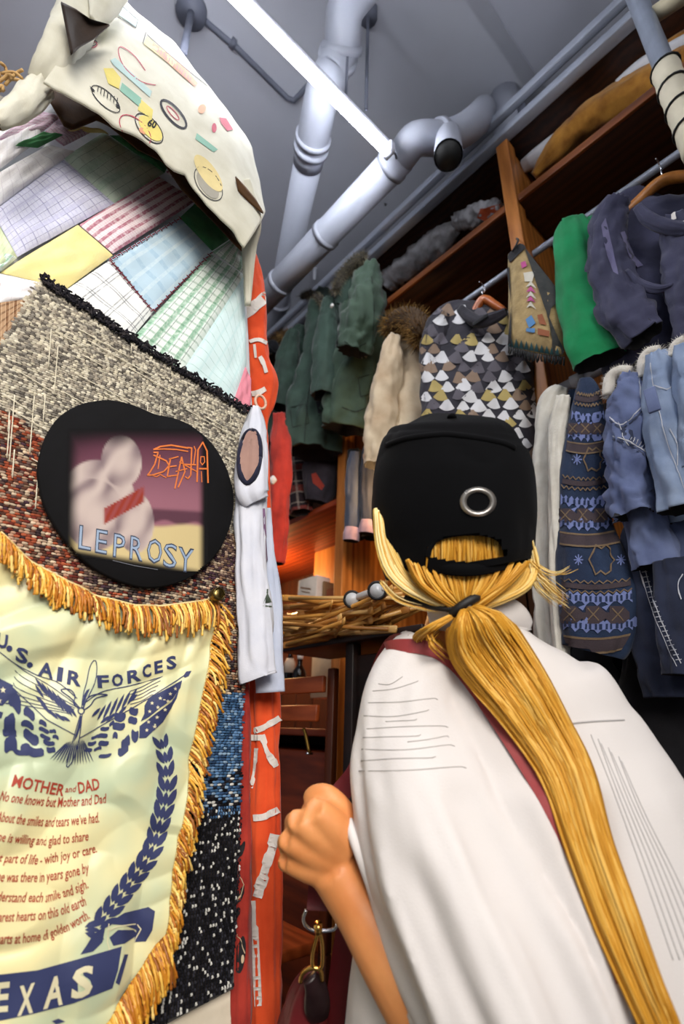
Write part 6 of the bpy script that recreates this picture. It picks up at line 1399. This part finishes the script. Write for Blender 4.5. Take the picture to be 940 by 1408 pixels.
# cut the arched opening above the strap
arch = [(588, 766), (592, 752), (602, 741), (622, 735), (655, 733), (680, 738), (692, 750), (696, 764), (670, 770), (640, 772), (612, 770)]
cenh = hc
keep = []
ms_ = []
low = []
for fi, f in enumerate(b.f):
    c = sum((b.v[i] for i in f), Vector())/len(f); px, py = pix(c); near = depth(c) < depth(hc)
    lower = near and py > 776+6*math.cos((px-640)/60)-0 and py > 770+14*math.sin(PI*max(0, min(1, (px-520)/210))) 
    if near and (inside(px, py, arch)): continue
    keep.append(f); ms_.append(b.m[fi])
b.f = keep; b.m = ms_
crown = obj('crown', b, [m_cap, m_dark], CP); T_c = bvh(crown)
def onc(px, py, off=.001):
    r = ray(px, py).normalized(); h = T_c.ray_cast(CAM, r)[0]
    return (h-r*off) if h and depth(h) < depth(hc)-.02 else P(px, py, d=.605)
b = B(); ap = smoothpl(arch[:8], 40); tube(b, [P(x, y, d=.607+((x-640)/60)**2*.012) for x, y in ap], .0032, 8); obj('opening_binding', b, m_cap, CP)
b = B()
def strapf(u, v):
    x = 570+(728-570)*u; y = 764+15*math.sin(PI*u)-8*u+16*v; return P(x, y, d=.603+((x-645)/80)**2*.042-.002*math.sin(PI*v))
grid(b, strapf, 40, 4); grid(b, lambda u, v: strapf(u, v)+fw*.004, 40, 4, (1, 1), 0, True); obj('rear_strap', b, m_cap, CP)
b = B(); fold_ = smoothpl([(533, 612), (560, 603), (600, 598), (622, 598), (660, 603), (690, 609), (706, 616)], 30); q = [onc(x, y, -.001) for x, y in fold_]; tube(b, q, .0045, 8); obj('crown_seam', b, m_cap, CP)
b = B(); loft(b, K([(548, 700, 26, .66, .7), (548, 740, 26, .655, .7), (558, 775, 22, .65, .6), (572, 800, 14, .645, .6), (590, 815, 5, .64, .6)]), 22, 24, fold=.003); obj('dark_side_piece', b, m_cap, CP)  # black piece filling the area below the left side of the crown
b = B(); q = hp(0, .105, .03)
sheetp = [hp(-.075, .06, .035), hp(-.05, .13, .025), hp(0, .165, .02), hp(.05, .13, .025), hp(.075, .06, .035)]
def vis(u, v): p = cr(sheetp, 4*u); c = hp((u-.5)*.14, .07, .04+.012*math.sin(PI*u)); r_ = c.lerp(p, v); r_.z += .012*math.sin(PI*u)*(1-v*.3); return r_
grid(b, vis, 20, 10); grid(b, lambda u, v: vis(u, v)-UP*.004, 20, 10, (1, 1), 0, True); obj('visor', b, m_cap, CP)
er = [onc(657+22*math.cos(a), 690+18*math.sin(a), .002) for a in [i*2*PI/36 for i in range(37)]]
b = B(); 
ctr_ = onc(657, 690, .0)
for s_, z_ in ((1.12, 0.0), (1.05, .003), (.9, .0035), (.78, .001)): pass
def erp(u, v):
    a = u*2*PI; s = 1.15-.42*v; p = onc(657+22*s*math.cos(a), 690+18*s*math.sin(a), .0008+.0035*math.sin(PI*v)); return p
grid(b, erp, 40, 6); obj('metal_eyelet', b, plain('brushed_steel', '#b9b5b0', .32, .85, .15, 60), CP)
b = B(); tube(b, [onc(621, 575, .0)+UP*.0, onc(621, 575, 0)+UP*.004], .006, 12); obj('top_button', b, m_cap, CP)
b = B(); box(b, P(729, 720, d=.69), (.008, .008, .024), bev=.001); obj('yellow_tag', b, plain('yellow_label', '#d8a821', .6), CP)

# ================================================================== SHOULDER BAG
m_strap = plain('red_leather', '#9a3a3c', .5, 0, .12, 60, .2); m_maroon = plain('maroon_leather', '#6e1c22', .45, 0, .15, 40, .2); m_goldm = metal('gold_metal', '#e0b060', .22)
BG = thing('shoulder_bag', 'maroon leather shoulder bag on a red strap with gold clasp, worn by the person', 'bag', P(430, 1400, d=.66))
def ribbon(name, pts, w, mat, parent, wd=None, th=.002, n=60):
    pts = [Vector(p) for p in pts]; b = B(); vs = []; N = n
    C_ = [cr(pts, (len(pts)-1)*i/N) for i in range(N+1)]
    for i, c in enumerate(C_):
        T = (C_[min(i+1, N)]-C_[max(i-1, 0)]).normalized(); nrm = (CAM-c).normalized() if wd is None else wd(i/N); s = T.cross(nrm).normalized(); nn = s.cross(T)
        vs += [c-s*w/2-nn*th/2, c+s*w/2-nn*th/2, c+s*w/2+nn*th/2, c-s*w/2+nn*th/2]
    fs = [(i*4+k, i*4+(k+1) % 4, i*4+4+(k+1) % 4, i*4+4+k) for i in range(N) for k in range(4)]+[(0, 3, 2, 1), (N*4, N*4+1, N*4+2, N*4+3)]
    b.add(vs, fs); return obj(name, b, mat, parent, False)
sp_ = smoothpl([(531, 892), (541, 889), (556, 888), (576, 889), (600, 896), (624, 912), (650, 942), (676, 980), (699, 1014), (726, 1056), (756, 1106), (790, 1175), (825, 1262), (860, 1350)], 44)
q = [ont(x, y, .0045) for x, y in sp_]; q = [x for x in q if x]
front = [P(545, 890, d=.70), P(528, 915, d=.735), P(515, 985, d=.74)]
rb_ = ribbon('strap', q, .0175, m_strap, BG)
ribbon('strap', [P(560, 887, d=.655), P(540, 888, d=.70), P(520, 930, d=.735), P(506, 1010, d=.73), P(490, 1060, d=.70), P(462, 1100, d=.655), P(446, 1150, d=.635), P(440, 1200, d=.63), P(437, 1235, d=.625), P(436, 1252, d=.62)], .026, m_maroon, BG)
dr = [P(x, y, d=.615) for x, y in ((421, 1251), (417, 1262), (420, 1272), (430, 1279), (445, 1280), (458, 1278), (463, 1272))]
b = B(); tube(b, dr, .0022, 8, 5); obj('d_ring', b, m_steel, BG)
b = B(); tube(b, [P(437, 1274, d=.612), P(440, 1284, d=.612), P(443, 1300, d=.612), P(443, 1325, d=.612), P(438, 1332, d=.612), P(430, 1328, d=.612), P(430, 1310, d=.612), P(435, 1290, d=.612), P(438, 1276, d=.612)], .0026, 8, 4)
tube(b, [P(437, 1270, d=.612), P(438, 1282, d=.612)], .0052, 10)
obj('clasp', b, m_goldm, BG)
b = B(); tube(b, [P(413, 1350, d=.615), P(416, 1338, d=.613), P(428, 1331, d=.612), P(440, 1334, d=.612), P(443, 1348, d=.615)], .0028, 8, 5); obj('bag_ring', b, m_goldm, BG)
b = B(); loft(b, K([(428, 1340, 12, .64, .8), (424, 1362, 22, .65, .8), (420, 1400, 32, .66, .9), (416, 1450, 40, .67, .9), (414, 1520, 44, .68, .9), (414, 1590, 42, .69, .9), (414, 1610, 30, .695, .9)]), 28, 40, fold=.004, exp=2.8); obj('bag_body', b, m_maroon, BG)
b = B(); loft(b, K([(426, 1344, 10, .622, .6), (434, 1362, 16, .625, .5), (436, 1385, 18, .63, .5), (438, 1400, 14, .635, .4)]), 20, 20); obj('bag_tab', b, plain('black_leather', '#241014', .4), BG)
ribbon('side_strap', [P(478, 1270, d=.66), P(470, 1320, d=.66), P(462, 1380, d=.665), P(452, 1460, d=.67), P(440, 1560, d=.68)], .028, m_maroon, BG)
